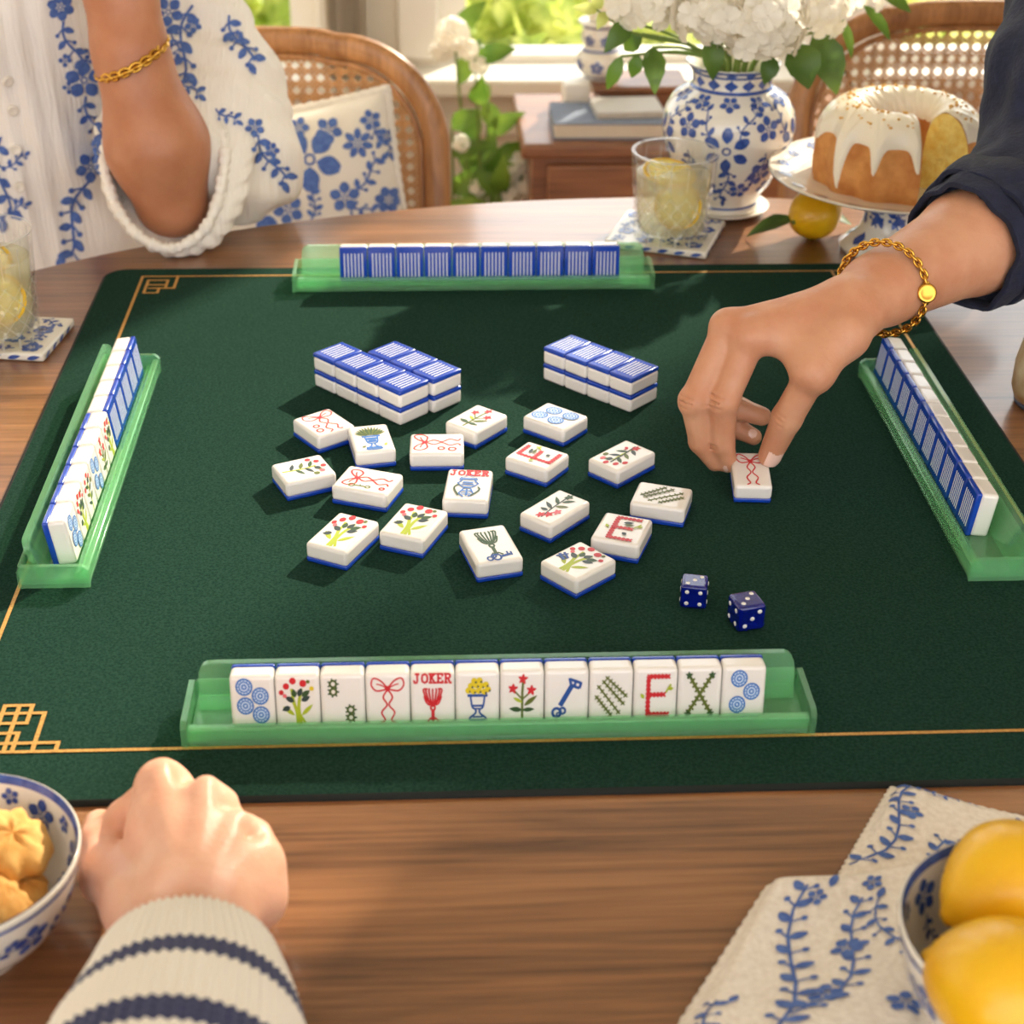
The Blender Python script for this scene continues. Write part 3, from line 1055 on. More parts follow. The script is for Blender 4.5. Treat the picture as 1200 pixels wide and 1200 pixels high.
GLY = {'J': [[(.0, .25), (.1, .0), (.45, .0), (.55, .25), (.55, 1)], [(.25, 1), (.8, 1)]],
       'O': [[(.5, 0), (.12, .15), (.05, .5), (.12, .85), (.5, 1), (.88, .85), (.95, .5), (.88, .15), (.5, 0)]],
       'K': [[(.2, 0), (.2, 1)], [(.0, 0), (.42, 0)], [(.0, 1), (.42, 1)], [(.25, .45), (.8, 1)], [(.42, .55), (.85, 0)], [(.62, 1), (1.0, 1)], [(.65, 0), (1.05, 0)]],
       'E': [[(.2, 0), (.2, 1)], [(.0, 0), (.9, 0), (.9, .22)], [(.0, 1), (.88, 1), (.88, .78)], [(.2, .52), (.65, .52)]],
       'R': [[(.2, 0), (.2, 1)], [(.0, 0), (.42, 0)], [(.0, 1), (.65, 1), (.88, .86), (.88, .66), (.65, .52), (.2, .52)], [(.55, .52), (.85, 0), (1.05, 0)]]}
def joker_text(y=.38, hgt=.2):
    s, x = [], -.44
    for ch in 'JOKER':
        for pl in GLY[ch]:
            for a, b in zip(pl[:-1], pl[1:]):
                a, b = np.array(a) * (.145, hgt) + (x, y), np.array(b) * (.145, hgt) + (x, y)
                d = (b - a) / (np.linalg.norm(b - a) + 1e-9) * .014
                s.append(stroke2([a - d, b + d], .036))
        x += .182
    return A_(s, 'red')
def fan_tulip(col, dy=0., k=1.0):
    L = []
    for i in range(7):
        a = math.radians(150 - i * 20)
        L.append(stroke2([(0, -.16 * k + dy), (.16 * k * math.cos(a), .0 + dy), (.27 * k * math.cos(a), .24 * k + dy), (.2 * k * math.cos(a), .28 * k + dy)], .03, n=12))
    L += [stroke2([(-.22 * k, .1 * k + dy), (-.12 * k, -.1 * k + dy), (.12 * k, -.1 * k + dy), (.22 * k, .1 * k + dy)], .03, n=14), ring2((0, -.19 * k + dy), .055 * k, .035, 12),
          stroke2([(0, -.24 * k + dy), (0, -.5 * k + dy)], .06), stroke2([(-.13 * k, -.52 * k + dy), (-.06 * k, -.44 * k + dy), (0, -.52 * k + dy), (.06 * k, -.44 * k + dy), (.14 * k, -.52 * k + dy)], .035)]
    return A_(L, col)
def joker_fan():
    return joker_text() + fan_tulip('red', -.02, .95)
def joker_jar():
    s = joker_text(.34, .17)
    global STW
    STW = .8
    L = [stroke2([(-.04, .32), (-.2, .22), (.2, .22), (.04, .32)], .03), stroke2([(-.22, .18), (.22, .18)], .05), stroke2([(-.14, .14), (-.24, .02), (-.1, -.12), (.1, -.12), (.24, .02), (.14, .14)], .05),
         stroke2([(-.12, .06), (.12, .06)], .06), stroke2([(-.14, -.02), (.14, -.02)], .05), stroke2([(-.08, -.14), (.08, -.14)], .06), stroke2([(-.08, -.18), (-.18, -.36), (-.06, -.48)], .05), stroke2([(.08, -.18), (.16, -.36), (.04, -.46)], .05), stroke2([(0, -.2), (0, -.44)], .05),
         stroke2([(-.12, -.26), (.12, -.26)], .04), stroke2([(-.12, -.36), (.1, -.36)], .04)]
    STW = 1.3
    return s + A_(L, 'blue') + A_([stroke2([(-.2, -.02), (-.3, -.16), (-.18, -.44)], .03, n=10), stroke2([(.24, -.1), (.28, -.22), (.1, -.44)], .03, n=10)], 'green')
def tulip_key():
    s = fan_tulip('green', .12, 1.0)
    s += A_([ring2((-.02, -.46), .09, .035, 12), ring2((-.18, -.48), .06, .03, 10), stroke2([(.06, -.46), (.3, -.42)], .05), stroke2([(.24, -.42), (.24, -.32)], .03), stroke2([(.32, -.46), (.32, -.34)], .03), ring2((-.08, -.42), .05, .03, 8)], 'navy')
    return s
def ribbon_key():
    return bow(1.0, 0, .02) + A_([ring2((-.32, -.12), .05, .025, 10), stroke2([(-.32, -.06), (-.32, .16)], .03), ring2((-.33, .22), .06, .025, 10), stroke2([(-.32, .05), (-.26, .05)], .02)], 'olive') + A_([ring2((-.3, -.42), .05, .03, 10)], 'red')
def wildsprig(seed):
    s = A_([stroke2([(-.02, -.5), (.02, .0), (-.02, .3)], .04, n=10)], 'lime')
    r = np.random.default_rng(seed)
    for k in range(6):
        y = -.3 + k * .11
        sx = 1 if k % 2 else -1
        s += lily(0, y, sx * .28, y + .14, ('slate', 'green', 'olive')[k % 3], .1)
    for x, y, c in ((-.2, .38, 'red'), (.05, .46, 'red'), (.26, .36, 'pink'), (-.34, .22, 'red'), (.34, .2, 'olive'), (.1, .3, 'slate')):
        s += A_([disc2((x, y), .07, 10)], c)
    return s
def lily_spray(seed=1):
    s = A_([stroke2([(.05, -.46), (-.02, .0), (-.04, .4)], .03, n=10)], 'slate')
    for x, y, c in ((-.04, -.4, 'red'), (.12, -.3, 'red'), (.22, -.14, 'pink'), (-.02, .44, 'green')):
        s += A_([leaf2((x, y), (x + .12 * math.cos(a), y + .12 * math.sin(a)), .07) for a in np.arange(.1, 6.3, 1.25)], c)
    for x0, y0, x1, y1, c in ((0, .1, -.3, .3, 'green'), (0, -.1, -.34, .04, 'slate'), (0, .2, .24, .4, 'green'), (0, 0, .3, .14, 'olive'), (-.02, -.2, -.26, -.2, 'slate')):
        s += lily(x0, y0, x1, y1, c, .09)
    return s
STW = 1.3
ART = dict(c4=circ(-.18, .36) + circ(.19, .15) + circ(-.17, -.07) + circ(.19, -.28), c3=circ(-.13, .33) + circ(.18, .03) + circ(-.15, -.27),
           c4b=circ(-.2, .32) + circ(.2, .18) + circ(-.2, -.14) + circ(.2, -.3), bouquet=bouquet(0), bouquet2=bouquet(3), bouquet3=bouquet(5, True), eights=eights(), bow=bow(1.1, 0, .04),
           joker_fan=joker_fan(), joker_jar=joker_jar(), pot_yellow=pot_yellow(), pot_green=pot_green(), redflower=redflower(), key=key_(), bam4=bam4(),
           E=letter_E(), E2=letter_E2(), X=letter_X(), tulip_key=tulip_key(), ribbon_key=ribbon_key(), ribbon=bow(1.1, .05, .04) + A_([ring2((-.26, -.1), .07, .03), ring2((-.3, -.34), .08, .03)], 'red'),
           wild=wildsprig(1), wild2=wildsprig(2) + lily_spray(2)[:8], lily=lily_spray(1))
STW = 1.0
_tm = {}
def tile_parts(w, h, t, art):
    key = (round(w, 5), round(h, 5), round(t, 5))
    if key not in _tm:
        tb = t * 0.2
        V, F = rbox((w, h, t - tb), min(0.0026, w * .11), 3)
        me = flat_sides(obj('body', V + (0, 0, tb + (t - tb) / 2), F, m_tile)).data
        V, F = rbox((w * 0.995, h * 0.995, tb + 0.001), 0.0013, 2)
        mk = flat_sides(obj('backing', V + (0, 0, (tb + .001) / 2), F, m_tback)).data
        mb = MB()
        for k in range(6):
            mb.box(((k - 2.5) * w * 0.128, 0, -0.00005), (w * 0.042, h * 0.66, 0.0004))
        ms = mb.build('stripes', m_stripe, None, False).data
        for o in [x for x in bpy.data.objects if x.name.split('.')[0] in ('body', 'backing', 'stripes') and x.parent is None and x.data in (me, mk, ms)]:
            bpy.data.objects.remove(o)
        _tm[key] = (me, mk, ms)
    ka = key + (art,)
    if art and ka not in _tm:
        sx, sy = w * 0.95, h * 0.95 / 1.14
        shp = ART[art]
        fn = lambda uv: (np.c_[uv[:, 0] * sx, uv[:, 1] * sy, np.full(len(uv), t)], np.tile([0, 0, 1.0], (len(uv), 1)))
        mb = MB()
        for i, ((V, F), ci) in enumerate(shp):
            Pn, Nn = fn(np.asarray(V, float))
            mb.add(Pn + Nn * (0.00012 + 0.00001 * i), F, ci)
        o = mb.build('print', m_ink, None, False)
        _tm[ka] = o.data
        bpy.data.objects.remove(o)
    return _tm[key], _tm.get(ka)
def tile(w, h, t, Mx, art, label, group=None, back=True):
    """local frame: lies face up, blue backing at z=0, face at z=t, picture upright along +y"""
    (me, mk, ms), ma = tile_parts(w, h, t, art)
    r = bpy.data.objects.new('mahjong_tile', None)
    r.empty_display_size = 0.01
    COL.objects.link(r)
    r.matrix_world = Mx
    tag(r, label, 'game tile', group)
    for nm, d in (('body', me), ('backing', mk)) + ((('back_stripes', ms),) if back else ()) + ((('face_print', ma),) if ma else ()):
        o = bpy.data.objects.new(nm, d)
        COL.objects.link(o)
        o.parent = r
    return r
ORD = ['first', 'second', 'third', 'fourth', 'fifth', 'sixth', 'seventh', 'eighth', 'ninth', 'tenth', 'eleventh']
def mtx(o, x, y, z):
    m = Matrix.Identity(4)
    for i in range(3):
        m[i][0], m[i][1], m[i][2], m[i][3] = x[i], y[i], z[i], o[i]
    return m
# tiles standing in racks; rack frame: x along, y to the back, lean back
LEAN = math.radians(7)
def rack_tile(rk, x, art, label, group, w, h, t, face):
    """face: the picture side looks out over the ledge"""
    R = Matrix.Translation(rk.location) @ Matrix.Rotation(rk.rotation_euler.z, 4, 'Z')
    up = Vector((0, math.sin(LEAN), math.cos(LEAN)))
    out = Vector((0, -math.cos(LEAN), math.sin(LEAN)))
    foot = Vector((x, 0.0120, 0.0043))                      # lower edge over the ledge
    c = foot + up * (h / 2)
    if face:
        o = c - out * t
        m = mtx(o, (1, 0, 0), up, out)
    else:
        o = c.copy()
        m = mtx(o, (-1, 0, 0), up, -out)
    return tile(w, h, t, R @ m, art, label, group)
TW, TH, TT = 0.0262, 0.0338, 0.0165
def along(x, i, n):
    return x
# front rack: twelve tiles between pixels 269 and 902
x0, x1 = P(269, 850, RZ + .012)[0] - rF.location.x, P(902, 846, RZ + .012)[0] - rF.location.x
pw = (x1 - x0) / 12
FR = [('c4', 'white tile with four blue discs, first in the row of picture tiles in the rack'), ('bouquet', 'white tile with a red-budded bouquet on lime stems, standing in the rack'),
      ('eights', 'white tile with two small green stitched eights'), ('bow', 'white tile with a red bow standing upright in the rack'),
      ('joker_fan', 'white tile with red JOKER lettering above a red tulip fan'), ('pot_yellow', 'white tile with a blue urn of yellow flowers'),
      ('redflower', 'white tile with a single red flower sprig on a stem, standing in the rack'), ('key', 'white tile with a blue key'),
      ('bam4', 'white tile with diagonal green stitched bars, standing in the rack'), ('E', 'white tile with a red cross-stitched letter E standing in the rack'),
      ('X', 'white tile with a large green stitched X'), ('c3', 'white tile with three blue discs at the end of the picture row')]
for i, (a, lb) in enumerate(FR):
    rack_tile(rF, x0 + pw * (i + .5), a, lb, 'picture tiles in the front rack', pw * 0.985, TH, TT, True)
x0, x1 = P(397, 332, RZ + .012)[0] - rB.location.x, P(729, 330, RZ + .012)[0] - rB.location.x
pw = (x1 - x0) / 10
for i in range(10):
    rack_tile(rB, x0 + pw * (i + .5), None, 'blue-backed tile, %s from the elbow end of the row of ten below the cushion' % ORD[i], 'tiles in the far rack', pw * 0.985, TH, TT, False)
# side racks: eleven tiles each
yf, yn = P(162, 398, RZ + TH)[1], P(70, 617, RZ + TH)[1]
pw = (yf - yn) / 11
LA = ['c4', 'bouquet2', 'wild', 'c4b', 'redflower', 'bouquet']
LL = ['white tile with blue discs at the open end of the mixed rack', 'floral picture tile second from the disc end of the mixed rack', 'floral picture tile third from the disc end of the mixed rack',
      'blue-disc picture tile fourth from the open end of the mixed rack', 'red floral tile fifth from the open end of the mixed rack', 'floral picture tile next to the blue-backed tiles of the mixed rack']
for i in range(11):
    y = yn + pw * (i + .5)
    face = i < 6
    rack_tile(rL, (y - rL.location.y), LA[i] if face else None, LL[i] if face else 'blue-backed tile, %s after the picture tiles in the mixed rack' % ORD[i - 6], 'tiles in the mixed rack', pw * 0.985, TH, TT, face)
yf, yn = P(1050, 398, RZ + TH)[1], P(1150, 585, RZ + TH)[1]
pw = (yf - yn) / 11
for i in range(11):
    y = yn + pw * (i + .5)
    rack_tile(rR, -(y - rR.location.y), None, 'blue-backed tile, %s from the bracelet end of the rack under the reaching arm' % ORD[10 - i], 'tiles in the rack under the arm', pw * 0.985, TH, TT, False)
# stacks, two tiers, face down
ST = 0.0150
def stack_row(pl, pr, pb, n, skip, label, group):
    """pl, pr: pixel ends of the front upper edge; pb: far end of the short edge at pl; upper face at 2*ST"""
    z = MZ + 2 * ST
    a, b, c = P(*pl, z), P(*pr, z), P(*pb, z)
    ex = (b - a) / np.linalg.norm(b - a)
    ey = c - a
    ey -= ex * (ey @ ex)
    L, D = np.linalg.norm(b - a), float(np.linalg.norm(ey))
    ey /= np.linalg.norm(ey)
    w = L / n
    for k in range(2):
        for i in range(n):
            if i in skip:
                continue
            jx, jr = rng.uniform(-.0003, .0003), rng.uniform(-.012, .012)
            o = a + ex * (w * (i + .5)) + ey * (D / 2 + jx)
            o[2] = MZ + 0.0002 + ST * (k + 1)
            X = ex * math.cos(jr) + ey * math.sin(jr)
            Y = np.cross((0, 0, 1.0), X)
            tile(w * .985, D * .985, ST, mtx(o, X, -Y, (0, 0, -1)), None, label % (ORD[n - 1 - i], 'upper' if k else 'lower'), group + (' upper tier' if k else ' lower tier'))
    return a, ex, ey, w, D
def c6(x, y): return (300 + x / 3.6375, 370 + y / 3.6375)
def c7(x, y): return (560 + x / 3.6375, 370 + y / 3.6375)
sa, sx_, sy_, sw, sD = stack_row(c6(238, 158), c6(612, 328), c6(342, 98), 4, (), 'face-down tile, %s from the loose tiles, front row, %s tier, of the double-row stack', 'double-row stack front row')
# second row behind, shifted by one tile
for k in range(2):
    for i in range(3):
        o = sa + sx_ * (sw * (i + 1.62)) + sy_ * (sD * 1.5 + .0006)
        o[2] = MZ + 0.0002 + ST * (k + 1)
        jr = rng.uniform(-.012, .012)
        X = sx_ * math.cos(jr) + sy_ * math.sin(jr)
        Y = np.cross((0, 0, 1.0), X)
        tile(sw * .985, sD * .97, ST, mtx(o, X, -Y, (0, 0, -1)), None, 'face-down tile, %s from the loose tiles, short back row, %s tier, of the double-row stack' % (ORD[2 - i], 'upper' if k else 'lower'), 'double-row stack back row ' + ('upper' if k else 'lower'))
stack_row(c7(276, 133), c7(656, 275), c7(378, 70), 4, (), 'face-down tile, %s from the hand side, %s tier, of the single-row stack of eight', 'single-row stack')
# loose tiles: corners of the upper face, picture's top edge first
LT = 0.0150
LOOSE = [
    (c6, (160, 440), (318, 388), (408, 465), (265, 525), 'ribbon', 'tile with a red bow lying below the double-row stack'),
    (c6, (395, 475), (560, 455), (592, 568), (418, 588), 'pot_green', 'lying tile with a green fan plant in a blue pot'),
    (c6, (657, 588), (655, 502), (885, 500), (887, 590), 'ribbon', 'tile with a red ribbon lying between the potted plant and red sprig tiles'),
    (c6, (940, 367), (1066, 425), (938, 502), (815, 455), 'redflower', 'lying tile with a red flower sprig, above the JOKER tile'),
    (c6, (275, 580), (340, 675), (128, 715), (65, 640), 'wild', 'lying floral tile at the outer edge, nearest the mixed rack'),
    (c6, (320, 728), (400, 628), (622, 680), (560, 765), 'ribbon_key', 'lying tile with a red bow and a small olive key'),
    (c6, (825, 637), (1013, 645), (988, 805), (787, 798), 'joker_jar', 'lying tile with red JOKER lettering over a blue jar'),
    (c6, (350, 825), (515, 880), (390, 1015), (222, 970), 'bouquet2', 'lying bouquet tile, the farther from the JOKER tile of two alike'),
    (c6, (628, 785), (808, 835), (718, 965), (537, 920), 'bouquet2', 'lying bouquet tile, the closer to the JOKER tile of two alike'),
    (c6, (867, 915), (1060, 880), (1137, 1035), (938, 1065), 'tulip_key', 'lying tile with a green tulip fan and a small blue key'),
    (c7, (188, 430), (300, 363), (468, 430), (370, 490), 'c4b', 'lying tile with four blue discs below the single-row stack'),
    (c7, (115, 605), (215, 527), (388, 592), (295, 660), 'E2', 'lying tile with a turned red stitched letter, between the JOKER tile and the four-disc tile'),
    (c7, (600, 670), (473, 610), (630, 522), (755, 580), 'wild2', 'lying floral tile with red buds below the single-row stack, beside the hand'),
    (c7, (653, 792), (685, 703), (918, 735), (880, 835), 'bam4', 'lying tile with green stitched diagonal bars'),
    (c7, (345, 728), (473, 795), (315, 897), (182, 845), 'lily', 'lying tile with a red flower and dark leaves, beside the JOKER tile'),
    (c7, (545, 830), (742, 870), (692, 985), (480, 945), 'E2', 'lying tile with an upright red stitched E, above the dice'),
    (c7, (430, 952), (595, 1040), (425, 1140), (265, 1040), 'bouquet3', 'lying tile with a red-budded bouquet and blue trim, next to the dice'),
]
for cf, a, b, c, d, art, lb in LOOSE:
    a, b, c, d = [P(*cf(*q), MZ + LT) for q in (a, b, c, d)]
    ctr = (a + b + c + d) / 4
    yv = (a + b) / 2 - (c + d) / 2
    xv = (b + c) / 2 - (a + d) / 2
    h, w = np.linalg.norm(yv), np.linalg.norm(xv)
    yv /= h
    xv /= w
    # square the axes up
    ang = 0.5 * (math.atan2(yv[1], yv[0]) + (math.atan2(xv[1], xv[0]) + PI / 2 + (0 if abs(math.atan2(yv[1], yv[0]) - math.atan2(xv[1], xv[0]) - PI / 2) < PI else (2 * PI if math.atan2(yv[1], yv[0]) > math.atan2(xv[1], xv[0]) else -2 * PI))))
    Y = np.array([math.cos(ang), math.sin(ang), 0])
    X = np.array([Y[1], -Y[0], 0])
    w, h = float(np.clip(w, .0285, .0345)), float(np.clip(h, .036, .047))
    ctr[2] = MZ + 0.0002
    tile(w, h, LT, mtx(ctr, X, Y, (0, 0, 1)), art, lb, 'loose tiles on the mat')

# ------------------------------------------------------------------ dice
m_die = mat('blue_die', (10, 28, 150), 0.08, coat=0.6, trans=0.45, ior=1.45)
m_pip = mat('pip_white', (244, 240, 236), 0.4)
def die(c, s, rz, faces, label):
    t = thing('die', label, 'die', (c[0], c[1], MZ + 0.0002), (0, 0, rz), 'pair of dice')
    V, F = rbox((s, s, s), s * .13, 4)
    flat_sides(obj('body', V + (0, 0, s / 2), F, m_die, t, local=True))
    lay_ = {1: [(0, 0)], 2: [(-.25, -.25), (.25, .25)], 3: [(-.25, -.25), (0, 0), (.25, .25)], 4: [(-.25, -.25), (.25, .25), (-.25, .25), (.25, -.25)], 5: [(-.25, -.25), (.25, .25), (-.25, .25), (.25, -.25), (0, 0)], 6: [(x, y) for x in (-.25, .25) for y in (-.28, 0, .28)]}
    fr = [((0, 0, 1), (1, 0, 0)), ((0, -1, 0), (1, 0, 0)), ((1, 0, 0), (0, 1, 0)), ((-1, 0, 0), (0, 1, 0)), ((0, 1, 0), (1, 0, 0))]
    for (nn, uu), k in zip(fr, faces):
        nn, uu = np.array(nn, float), np.array(uu, float)
        vv = np.cross(nn, uu)
        for a, b in lay_[k]:
            V, F = lathe([(0.0, 0.0004), (s * .075, 0.0003), (s * .09, -0.0004)], 14)
            V = V[:, :1] * uu + V[:, 1:2] * vv + V[:, 2:3] * nn
            obj('pip', V + nn * s / 2 + uu * a * s + vv * b * s + (0, 0, s / 2), F, m_pip, t, local=True)
d1, d2 = P(814, 712, MZ), P(875, 737, MZ)
die((d1[0], d1[1] + .006), 0.0172, math.radians(-12), (3, 4, 3, 5, 2), 'translucent blue die with white pips, the one closer to the loose tiles')
die((d2[0], d2[1] + .006), 0.0190, math.radians(14), (3, 3, 2, 4, 5), 'larger translucent blue die with white pips, farther from the loose tiles')
# ------------------------------------------------------------------ tableware
def z_at(base, py):
    lo, hi = base[2] - 0.1, base[2] + 0.6
    for _ in range(40):
        m = (lo + hi) / 2
        if PROJ((base[0], base[1], m))[1] > py:
            lo = m
        else:
            hi = m
    return (lo + hi) / 2
m_glass = acrylic('cut_glass', (0.97, 0.975, 0.97), (1, 1, 1), 0.03, 1.85)
m_lemonade = acrylic('lemonade', (1.0, 0.98, 0.84), (1.0, 0.96, 0.72), 0.36)
m_cut = acrylic('cut_edges', (0.95, 0.95, 0.93), (1.0, 1.0, 0.97), 0.45, 1.9)
m_ice = acrylic('ice', (0.97, 0.98, 0.96), (0.95, 0.95, 0.9), 0.12)
m_rind = mat('lemon_rind', (236, 190, 24), 0.4, sss=0.1, bump=0.2, bscale=500, bdist=0.0004)
m_pith = mat('lemon_pith', (246, 236, 190), 0.5)
m_flesh = mat('lemon_flesh', (244, 216, 96), 0.25, sss=0.2, rgb2=(248, 230, 140), vscale=200)
def tumbler(c, r0, r1, H, label, seed):
    t = thing('tumbler', label, 'drinking glass', c)
    n, k = 96, 44
    z = np.linspace(0, H, k)
    th = np.linspace(0, 2 * PI, n, endpoint=False)
    R = (r0 + (r1 - r0) * (z / H) ** 0.9)[:, None] * np.ones(n)
    zz = (z / H)[:, None]
    dia = np.abs(np.sin(9 * th[None] + zz * 14)) * np.abs(np.sin(9 * th[None] - zz * 14))
    low = smooth01((0.62 - zz) / 0.06) * smooth01((zz - 0.10) / 0.05)
    flute = np.abs(np.sin(16 * th[None])) * smooth01((zz - 0.64) / 0.05) * smooth01((0.9 - zz) / 0.1) + np.abs(np.sin(12 * th[None])) * smooth01((0.1 - zz) / 0.03)
    Ro = R - 0.0030 * low * (1 - dia) - 0.0009 * flute
    Ri = R - 0.0045
    V = [np.stack([Ro * np.cos(th), Ro * np.sin(th), np.repeat(z[:, None], n, 1)], -1)]
    zi = np.linspace(H - 0.0005, 0.011, 10)
    Rin = np.interp(zi, z, R[:, 0]) - 0.0036
    V.append(np.stack([Rin[:, None] * np.cos(th), Rin[:, None] * np.sin(th), np.repeat(zi[:, None], n, 1)], -1))
    V = np.vstack([v.reshape(-1, 3) for v in V])
    F = [(i * n + q, i * n + (q + 1) % n, (i + 1) * n + (q + 1) % n, (i + 1) * n + q) for i in range(k + 9) for q in range(n)]
    F.append(tuple(range(n - 1, -1, -1)))
    F.append(tuple((k + 9) * n + q for q in range(n)))
    sharp(obj('glass', V, F, m_glass, t, local=True), 24)
    fnc, _ = lathe_map(np.c_[np.interp(np.linspace(0, H, 30), z, R[:, 0]), np.linspace(0, H, 30)], (0, 0, 0))
    sh, rm = [], (r0 + r1) / 2
    for sgn in (-1, 1):
        for k2 in range(16):
            q = np.linspace(0, 1, 12)
            sh.append(stroke2(np.c_[(k2 + sgn * q * 2.6) * PI / 8 * rm, H * (.13 + .47 * q)], .0009))
    for k2 in range(16):
        sh.append(stroke2(np.c_[np.full(4, k2 * PI / 8 * rm), H * np.linspace(.02, .11, 4)], .0022))
        sh.append(stroke2(np.c_[np.full(5, (k2 + .5) * PI / 8 * rm), H * np.linspace(.66, .92, 5)], .0007))
    sh = scale_shapes(sh, (0, 0), (1 / rm, 1))
    us4 = np.linspace(0, 2 * PI, 49)
    sh.append((np.vstack([np.c_[us4, np.full(49, H * .985)], np.c_[us4, np.full(49, H * 1.0)]]), [(i, i + 1, 50 + i, 49 + i) for i in range(48)]))
    lay('cut_pattern', sh, fnc, m_cut, t, .0002, True)
    rl = lambda q: float(np.interp(q, z, R[:, 0])) - 0.0042
    lv = H * 0.76
    mb = MB()
    prof = [(0.0, 0.0118), (rl(.012), 0.0118), (rl(H * .3), H * .3), (rl(H * .55), H * .55), (rl(lv), lv - .0006), (rl(lv) - .001, lv), (0.0, lv)]
    mb.lathe(prof, 48)
    mb.build('lemonade', m_lemonade, t, local=True)
    return t, lv, rl
def lemon_slice(o, R, rad, label):
    """R: columns = in-plane x, in-plane y, normal"""
    t = thing('lemon_slice', label, 'lemon slice', o, group='lemon slices in the glasses')
    T = lambda V: np.asarray(V) @ np.asarray(R).T
    th = 0.0026
    V, F = lathe([(rad * .88, -th / 2), (rad, -th / 2), (rad * 1.02, 0), (rad, th / 2), (rad * .88, th / 2), (rad * .88, -th / 2)], 32)
    obj('rind', T(V), F, m_rind, t, local=True)
    V, F = lathe([(0, -th * .4), (rad * .89, -th * .4), (rad * .89, th * .4), (0, th * .4)], 32)
    obj('pith', T(V), F, m_pith, t, local=True)
    for k in range(9):
        a0, a1 = 2 * PI * k / 9 + .06, 2 * PI * (k + 1) / 9 - .06
        am = (a0 + a1) / 2
        pts = [(rad * .1 * math.cos(am), rad * .1 * math.sin(am))] + [(rad * .8 * math.cos(a), rad * .8 * math.sin(a)) for a in np.linspace(a0, a1, 5)]
        p2 = np.array(pts)
        for s in (-1, 1):
            pass
        V = np.vstack([np.c_[p2, np.full(6, -th * .55)], np.c_[p2, np.full(6, th * .55)]])
        F = [tuple(range(5, -1, -1)), tuple(range(6, 12))] + [(i, (i + 1) % 6, 6 + (i + 1) % 6, 6 + i) for i in range(6)]
        obj('segment', T(V), F, m_flesh, t, False, local=True)
    return t
def axes(n, up=(0, 0, 1)):
    n = np.asarray(n, float); n /= np.linalg.norm(n)
    x = np.cross(np.asarray(up, float), n)
    if np.linalg.norm(x) < 1e-4:
        x = np.array([1.0, 0, 0])
    x /= np.linalg.norm(x)
    return np.stack([x, np.cross(n, x), n], 1)
# coasters
def coaster(ctr, ex, side, label, seed):
    ex = np.asarray(ex, float); ex /= np.linalg.norm(ex)
    rz = math.atan2(ex[1], ex[0])
    t = thing('coaster', label, 'coaster', (ctr[0], ctr[1], TZ + 0.0002), (0, 0, rz), 'blue and white coasters')
    h = 0.0075
    V, F = rbox((side[0], side[1], h), 0.0022, 3)
    flat_sides(obj('slab', V + (0, 0, h / 2), F, m_porc, t, local=True))
    sh = []
    r = np.random.default_rng(seed)
    for i in range(4):
        for j in range(4):
            c = ((i - 1.5) * side[0] * .24 + r.uniform(-.004, .004), (j - 1.5) * side[1] * .24 + r.uniform(-.004, .004))
            if (i + j) % 2:
                sh += blossom(c, .0105, 5, r.uniform(0, 6), .8)
            else:
                a = r.uniform(0, 6)
                sh += sprig((c[0] - .011 * math.cos(a), c[1] - .011 * math.sin(a)), (c[0] + .009 * math.cos(a), c[1] + .009 * math.sin(a)), 3, .42, .1)
    lim = np.array(side) / 2 - 0.0035
    sh = [(np.clip(V, -lim, lim), F) for V, F in sh]
    lay('painted_flowers', sh, lambda uv: (np.c_[uv, np.full(len(uv), h)], np.tile([0, 0, 1.0], (len(uv), 1))), m_blue, t, 0.0003, True)
    for sx in (-1, 1):                       # marks round the edge
        sh = [leaf2((u - .006, -.0012), (u + .006, .0014), .004) for u in np.arange(-side[0] / 2 + .01, side[0] / 2 - .008, .017)]
        lay('edge_marks', sh, lambda uv: (np.c_[uv[:, 0], np.full(len(uv), sx * side[1] / 2), h / 2 + uv[:, 1]], np.tile([0, sx * 1.0, 0], (len(uv), 1))), m_blue, t, 0.0003, True)
        sh = [leaf2((u - .006, -.0012), (u + .006, .0014), .004) for u in np.arange(-side[1] / 2 + .01, side[1] / 2 - .008, .017)]
        lay('edge_marks', sh, lambda uv: (np.c_[np.full(len(uv), sx * side[0] / 2), uv[:, 0], h / 2 + uv[:, 1]], np.tile([sx * 1.0, 0, 0], (len(uv), 1))), m_blue, t, 0.0003, True)
    return t
cz = TZ + 0.0075
l_, f_, r_, b_ = P(701, 276, cz), P(826, 291, cz), P(857, 261, cz), P(737, 253, cz)
cc1 = (l_ + f_ + r_ + b_) / 4
coaster(cc1, f_ - l_, (0.105, 0.098), 'blue and white floral coaster under the full glass beside the vase', 3)
rg, fg = P(86, 374, cz), P(52, 414, cz)
ey = (rg - fg) / np.linalg.norm(rg - fg)
exv = np.array([ey[1], -ey[0], 0])
cc2 = (rg + fg) / 2 - exv * 0.052
coaster(cc2, exv, (0.104, np.linalg.norm(rg - fg) * 1.08), 'blue and white floral coaster under the glass beside the blouse', 4)
